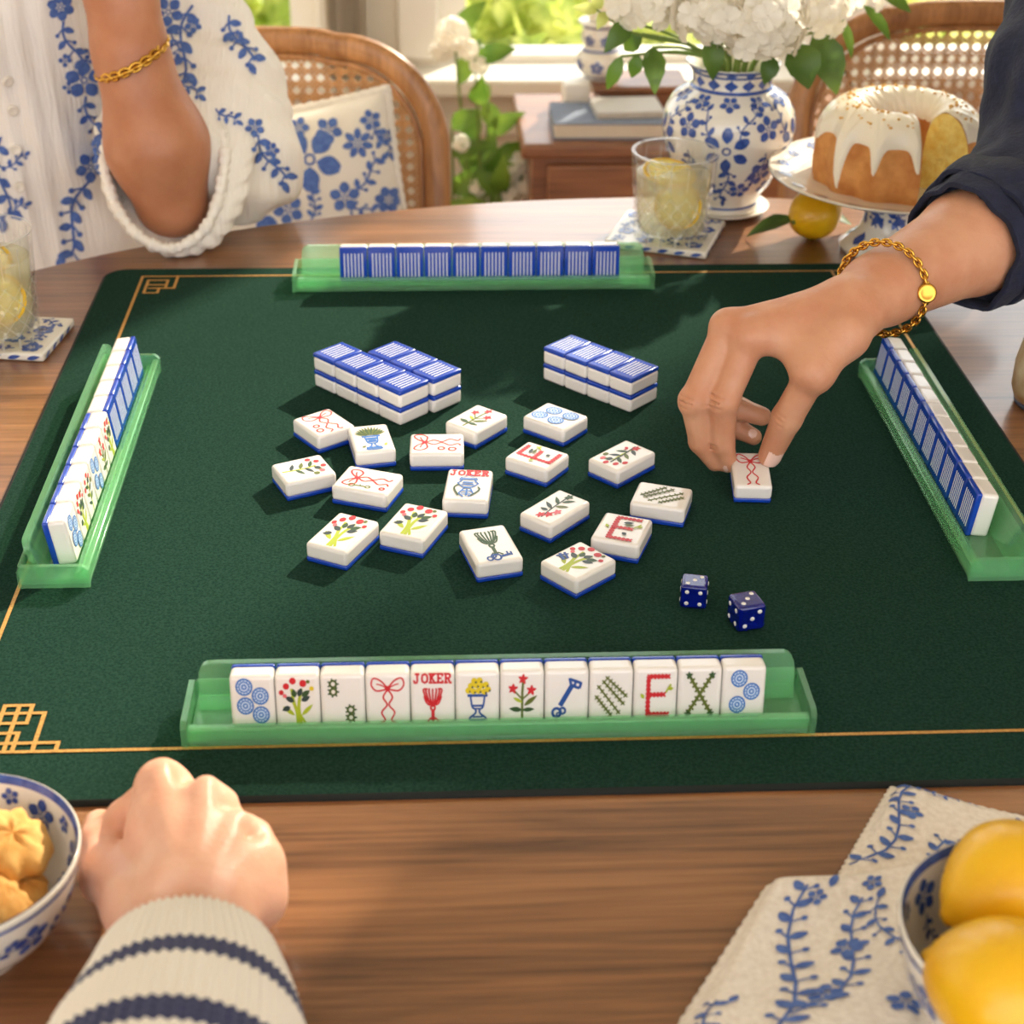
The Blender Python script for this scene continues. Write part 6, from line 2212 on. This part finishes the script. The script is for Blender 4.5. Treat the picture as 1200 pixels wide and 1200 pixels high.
V, F = cuff(CU, R, .0505, .0575, .035)
obj('cuff', V, F, m_navy, pn)
V, F = cuff(CU + ax_ * .014, R, .056, .061, .03, seed=2)
obj('cuff_fold', V, F, m_navy, pn)
# head above, outside the picture
def head(c, face, parent, skin):
    c = np.asarray(c, float)
    f = np.asarray(face, float); f /= np.linalg.norm(f)
    sd_ = np.cross(f, (0, 0, 1.0))
    H = SDF(c - (.14, .14, .26), c + (.14, .14, .17), .006)
    R = np.stack([sd_, f, np.array([0, 0, 1.0])], 1)
    H.ell(c, (.072, .092, .112), .01, R)
    H.ell(c + f * .03 - (0, 0, .06), (.05, .055, .05), .03, R)
    H.cone(c - (0, 0, .08), c - (0, 0, .24) - f * .02, .05, .055, .02)
    H.cone(c + f * .085 + (0, 0, .01), c + f * .105 - (0, 0, .03), .008, .014, .012)
    H.ell(c + f * .082 - (0, 0, .062), (.024, .012, .009), .006, R)
    for s in (-1, 1):
        H.ell(c + sd_ * s * .074 - (0, 0, .005), (.009, .016, .03), .006, R)
        H.ell(c + f * .088 + sd_ * s * .03 + (0, 0, .012), (.014, .012, .008), .008, R, sub=True)
    V, F = H.mesh(2)
    obj('head', V, F, skin, parent)
    G = SDF(c - (.15, .15, .24), c + (.15, .15, .18), .007)
    G.ell(c - f * .012 + (0, 0, .018), (.084, .100, .120), .01, R)
    G.ell(c - f * .06 - (0, 0, .09), (.08, .05, .11), .04, R)
    G.ell(c + f * .10 - (0, 0, .03), (.066, .075, .10), .012, R, sub=True)
    V, F = G.mesh(2)
    obj('hair', V, F, m_hair, parent)
head(CHEST + np.array([-.06, .04, .34]), (-1, -.3, -.25), pn, m_skin)
# bracelet round the wrist
bx0 = WB
cdir = (CAM - WB) / np.linalg.norm(CAM - WB)
Rb = axes(fa - .62 * cdir)
rad = .0345
pth = [bx0 + Rb[:, 0] * rad * math.cos(a) + Rb[:, 1] * rad * math.sin(a) for a in np.linspace(0, 2 * PI, 46, endpoint=False)]
ch_c = max(pth, key=lambda q: PROJ(q)[0])
chain_bracelet(pth, .0034, 'thin gold chain bracelet with a round charm on the reaching wrist', (ch_c + cdir * .003, cdir + np.array([.3, 0, 0])))
# the tile in the fingers
c5 = lambda x, y: (780 + x / 2.857, 280 + y / 2.857)
a, b, c, d = [P(*c5(*q), MZ + .017) for q in ((218, 700), (322, 688), (364, 838), (240, 862))]
yv, xv = (a + b) / 2 - (c + d) / 2, (b + c) / 2 - (a + d) / 2
h_, w_ = float(np.clip(np.linalg.norm(yv), .036, .044)), float(np.clip(np.linalg.norm(xv), .026, .032))
Y = yv / np.linalg.norm(yv); X = np.array([Y[1], -Y[0], 0])
Y3 = np.array([Y[0] * math.cos(.12), Y[1] * math.cos(.12), math.sin(.12)])
Z3 = np.cross(X, Y3)
ctr = (a + b + c + d) / 4
o_ = np.array([ctr[0], ctr[1], MZ + .0004 + h_ / 2 * math.sin(.12)])
tile(w_, h_, LT, mtx(o_, X, Y3, Z3), 'bow', 'white tile with a red bow held in the fingers of the reaching hand')

# ---- the near fist with the striped cuff --------------------------------------------
K = lambda px, py, h: P(px, py, TZ + h)
w2 = K(222, 1110, .040)
kI, kM, kR, kP = K(192, 926, .056), K(246, 943, .058), K(284, 979, .050), K(303, 1017, .040)
fwd = np.array([-.12, .99, 0])
lo, hi = np.array([w2[0] - .12, w2[1] - .16, TZ - .006]), np.array([w2[0] + .10, kI[1] + .07, TZ + .11])
S = SDF(lo, hi, .0015)
for m_, r0, r1 in ((kI, .020, .0135), (kM, .020, .0135), (kR, .019, .0125), (kP, .018, .0115)):
    S.cone(w2 + (m_ - w2) * .1, m_, r0, r1, .014)
S.cone(kI - (0, .02, .012), kP - (0, .012, .010), .017, .014, .014)
back = np.array([w2[0] - .006, w2[1] - .12, w2[2] + .006])
S.cone(w2, back, .026, .034, .012)
for m_, r_ in ((kI, .0130), (kM, .0128), (kR, .0118), (kP, .0108)):
    S.ell(m_ + (0, .002, .0035), (r_, r_ * .95, r_ * .85), .007)
for a, b in ((kI, kM), (kM, kR), (kR, kP)):
    S.ell((a + b) / 2 + (0, .010, .016), (.0080, .016, .0098), .007, sub=True)
for m_ in (kI, kM, kR):
    S.cone(w2 + (m_ - w2) * .42 + (0, 0, .0172), m_ + (0, 0, .0105), .0032, .0042, .006)
def fist_finger(m_, out, r_):
    T_ = SDF(lo, hi, .0015)
    p = m_ + out
    p[2] = max(p[2], TZ + r_ + .001)
    d = p + np.array([-.004, -.018, -.004]); d[2] = max(TZ + r_ * .9 + .0005, d[2] - .01)
    e = d + np.array([-.006, -.014, 0])
    T_.cone(m_, p, r_ * 1.08, r_, .003); T_.cone(p, d, r_, r_ * .9, .003); T_.cone(d, e, r_ * .9, r_ * .8, .003)
    S.merge(T_, .003)
fist_finger(kI, np.array([-.022, .006, -.024]), .0108)
fist_finger(kM, np.array([-.010, .018, -.030]), .0110)
fist_finger(kR, np.array([.002, .018, -.028]), .0104)
fist_finger(kP, np.array([-.006, .010, -.022]), .0094)
th0, th1, th2, th3 = K(168, 1062, .032), K(130, 1020, .027), K(117, 990, .024), K(117, 968, .022)
T_ = SDF(lo, hi, .0015)
T_.cone(w2, th0, .020, .019, .01); T_.cone(th0, th1, .019, .0145, .006); T_.cone(th1, th2, .0135, .011, .004); T_.cone(th2, th3, .0108, .0088, .004)
S.merge(T_, .007)
V, F = S.mesh(2)
V[:, 2] = np.maximum(V[:, 2], TZ + .0006)
pn3 = thing('person', 'person in a cream knit with navy stripes resting a closed fist by the mat', 'person', (w2[0], w2[1] - .3, TZ + .0002))
obj('body', V, F, m_skin2, pn3)
nail(th3, th2, np.array([-.6, .1, .8]), .013, .011, pn3, .0088)
# knitted sleeve with ribs and stripes
m_cream = mat('cream_knit', (242, 234, 222), .95, sheen=.2, bump=.5, bscale=500, bdist=.001)
m_nstripe = mat('navy_knit', (52, 56, 94), .95, sheen=.2, bump=.5, bscale=500, bdist=.001)
cA = K(219, 1128, .042)
cB = K(208, 1240, .050)
cC = cB + (cB - cA) * 1.4 + np.array([-.01, -.02, .002])
el3 = cC + np.array([-.02, -.12, .03])
sh3 = np.array([el3[0] - .02, el3[1] - .14, 1.02])
path = spline([cA, cB, cC, el3, sh3], 230)
L = np.concatenate([[0], np.cumsum(np.linalg.norm(np.diff(path, axis=0), axis=1))])
p, tt, Nn, Bb = frames(path, up=(0, 0, 1))
tt, Nn, Bb = tt, Nn, Bb
n = 264
th = np.linspace(0, 2 * PI, n, endpoint=False)
rad = np.interp(L, [0, .004, .03, .06, .12, .3], [.0385, .0405, .047, .054, .060, .066])
rib = .0011 * np.cos(th * 66)
rows = []
for i in range(len(path)):
    rr_ = rad[i] + rib + .0003 * math.cos(i * 2.2)
    ring = p[i] + rr_[:, None] * (np.cos(th)[:, None] * Bb[i] + np.sin(th)[:, None] * Nn[i] * .93)
    rows.append(ring)
inner = p[0] + (rad[0] - .004) * (np.cos(th)[:, None] * Bb[0] + np.sin(th)[:, None] * Nn[0] * .93)
inner2 = p[6] + (rad[0] - .006) * (np.cos(th)[:, None] * Bb[6] + np.sin(th)[:, None] * Nn[6] * .93)
V = np.vstack([inner2, inner] + rows)
V[:, 2] = np.where(V[:, 1] > .30, np.maximum(V[:, 2], TZ + .0006), V[:, 2])
F, MI = [], []
for i in range(len(path) + 1):
    s = L[max(0, i - 2)]
    q = (s - .040) % .044
    st = (q < .0145) and s > .035
    for j in range(n):
        F.append((i * n + j, i * n + (j + 1) % n, (i + 1) * n + (j + 1) % n, (i + 1) * n + j))
        MI.append(1 if st else 0)
obj('striped_sleeve', V, F, [m_cream, m_nstripe], pn3, mi=MI)

# ---- the woman in the embroidered blouse --------------------------------------------
eb = P(204, 287, TZ)
EL1 = eb + np.array([0, .012, .050])
WR1 = PD(153, 62, EL1[1] + .01)
HD1 = PD(132, -62, EL1[1] + .03)
lo, hi = np.array([WR1[0] - .12, EL1[1] - .12, TZ - .004]), np.array([EL1[0] + .10, EL1[1] + .16, HD1[2] + .12])
S = SDF(lo, hi, .0035)
S.cone(EL1 - (0, 0, .008), EL1 + (WR1 - EL1) * .35, .037, .0475, .01)
S.cone(EL1 + (WR1 - EL1) * .35, WR1, .0475, .0335, .02)
S.cone(WR1, HD1, .0325, .040, .02, sq=((0, 1, 0), 1.3))
for k in range(4):
    q = HD1 + np.array([-.030 + k * .02, .0, .02])
    S.cone(HD1, q, .02, .011, .01); S.cone(q, q + (-.035, .01, .025), .011, .010, .004); S.cone(q + (-.035, .01, .025), q + (-.05, .012, .0), .010, .008, .004)
S.cone(WR1 * .3 + HD1 * .7, HD1 + (-.06, -.02, -.01), .016, .011, .01)
V, F = S.mesh(2)
TW_ = PD(-10, 150, 1.80)
TX, TY = float(TW_[0]), 1.80
pw_ = thing('person', 'woman in a white blouse embroidered in blue resting her elbow on the table', 'person', (TX, TY, .0))
obj('body', V, F, m_skin3, pw_)
m_blouse = mat('white_voile', (240, 232, 222), .85, sheen=.15, sss=.15, sss_r=(1, .95, .9), sss_s=.006, bump=.6, bscale=60, bdist=.004, stretch=(5, 1, .35))
lo2, hi2 = np.array([TX - .32, 1.40, .46]), np.array([PD(345, 170, 1.6)[0] + .07, 2.02, 1.34])
N1 = SDF(lo2, hi2, .005)
N1.ell((TX, TY, .86), (.185, .135, .40), .05)
N1.ell((TX, TY - .045, .97), (.15, .115, .12), .06)
sho = np.array([TX + .17, TY + .01, 1.16])
a1_, a2_, a3_ = PD(214, 30, 1.76), PD(256, 120, 1.71), PD(268, 190, 1.665)
N1.cone((TX, TY, 1.16), sho, .085, .075, .05)
N1.cone(sho, a1_, .072, .058, .03); N1.cone(a1_, a2_, .058, .064, .03); N1.cone(a2_, a3_, .064, .066, .03)
cf = EL1 + np.array([-.004, .030, .022])
N1.cone(a3_, cf + np.array([.012, .03, .0]), .066, .062, .03)
V, F = N1.mesh(2)
nr = vnorm(V, F)
fold = .0045 * np.sin(V[:, 0] * 260 + np.sin(V[:, 2] * 9) * 1.5) * smooth01((TX + .13 - V[:, 0]) / .04)
V = V + nr * (wob(V, .004, 34, 8) + wob(V, .0034, 62, 9) * smooth01((V[:, 0] - TX - .12) / .05) + fold * .45)[:, None]
V[:, 2] = np.where((V[:, 1] < 1.70) & (V[:, 0] > TX + .1), np.maximum(V[:, 2], TZ + .0008), V[:, 2])
bl = obj('blouse', V, F, m_blouse, pw_)
bm_ = bvh_map(V, F)
# gathered cuff round the forearm, sagging to the table
rp = [PD(123, 186, EL1[1] + .010), PD(134, 238, EL1[1] - .022), PD(165, 278, EL1[1] - .048), PD(204, 291, EL1[1] - .052), PD(240, 268, EL1[1] - .040), PD(258, 222, EL1[1] - .015), PD(262, 170, EL1[1] + .02), PD(240, 128, EL1[1] + .06), PD(180, 122, EL1[1] + .075), PD(138, 145, EL1[1] + .05)]
rp = spline(rp, 160, True)
rp[:, 2] = np.maximum(rp[:, 2], TZ + .011)
mb = MB(); mb.tube(rp, .0056 + .0011 * np.sin(np.arange(160) * 1.9) + .0008 * np.sin(np.arange(160) * .7), 10, closed=True); mb.build('gathered_cuff', m_blouse, pw_)
cn = rp.mean(0)
# skirt of cloth from the cuff back to the sleeve
k, n = 7, 160
rows = []
ctr_b = cf + np.array([.016, .045, .01])
for i in range(k):
    u = i / (k - 1)
    q = rp * (1 - u) + (ctr_b + (rp - cn) * 1.15) * u
    q = q + (rp - cn) * .30 * math.sin(PI * min(u * 1.1, 1)) + ((.0016 * np.sin(np.arange(n) * 1.1) + .0010 * np.sin(np.arange(n) * .45)) * math.sin(PI * u))[:, None] * (rp - cn) / .06
    rows.append(q)
V2 = np.vstack(rows)
V2[:, 2] = np.maximum(V2[:, 2], TZ + .0008)
F2 = [(i * n + j, i * n + (j + 1) % n, (i + 1) * n + (j + 1) % n, (i + 1) * n + j) for i in range(k - 1) for j in range(n)]
obj('sleeve_hem', V2, F2, m_blouse, pw_)
bm2 = bvh_map(np.vstack([V, V2]), [tuple(f) for f in F] + [tuple(q + len(V) for q in f) for f in F2])
sh = blossom((70, 8), 18, 6, .3) + blossom((98, 93), 25, 5, .9) + blossom((105, 196), 20, 5, .3) + blossom((116, 172), 13, 5, 1)
sh += sprig((74, 24), (92, 76), 4, .28, .05) + sprig((100, 112), (116, 165), 4, .28, .05) + sprig((104, 212), (74, 298), 6, .22, .035) + blossom((76, 70), 9, 4) + blossom((104, 62), 9, 4, .6) + blossom((80, 102), 9, 4)
sh += sprig((2, 160), (4, 255), 5, .2, .03) + sprig((6, 196), (28, 182), 3, .4, .07) + sprig((4, 250), (28, 240), 3, .4, .07)
sh += blossom((197, 14), 20, 5, .4) + sprig((202, 30), (208, 62), 3, .35, .06) + sprig((226, 6), (208, 92), 5, .24, .035) + blossom((226, 30), 12, 5, .3) + sprig((208, 92), (232, 112), 3, .4, .07)
sh += sprig((268, 18), (292, 74), 5, .28, .045) + blossom((276, 44), 10, 5)
sh += sprig((252, 128), (276, 142), 3, .4, .07) + blossom((298, 150), 13, 5, .4) + sprig((302, 158), (330, 212), 5, .28, .045) + blossom((318, 176), 10, 5)
lay('embroidery', sh, bm2, m_blue_soft, bl, .0016)
m_but = mat('shell_button', (232, 222, 206), .3, coat=.4)
for x, y in ((9, 95), (15, 129), (19, 175), (23, 219)):
    Pn, Nn_ = bm_(np.array([(x, y)], float))
    if not np.isnan(Pn[0, 0]):
        Vb, Fb = lathe([(0, .001), (.003, .001), (.005, .0022), (.0058, .0012), (.0058, -.001), (0, -.001)], 20)
        obj('button', Vb @ axes(Nn_[0]).T + Pn[0] + Nn_[0] * .0012, Fb, m_but, bl)
head((TX + .03, TY - .06, 1.42), (.35, -1, -.15), pw_, m_skin3)
# her bracelet
ax1 = (WR1 - EL1) / np.linalg.norm(WR1 - EL1)
bc_ = WR1 + ax1 * -.004
Rb = axes(ax1 + np.array([-.25, -.18, 0]))
pth = [bc_ + Rb[:, 0] * .0385 * math.cos(a) + Rb[:, 1] * .0365 * math.sin(a) for a in np.linspace(0, 2 * PI, 40, endpoint=False)]
chain_bracelet(pth, .0052, 'thick gold link bracelet on the raised forearm')
bpy.context.view_layer.update()
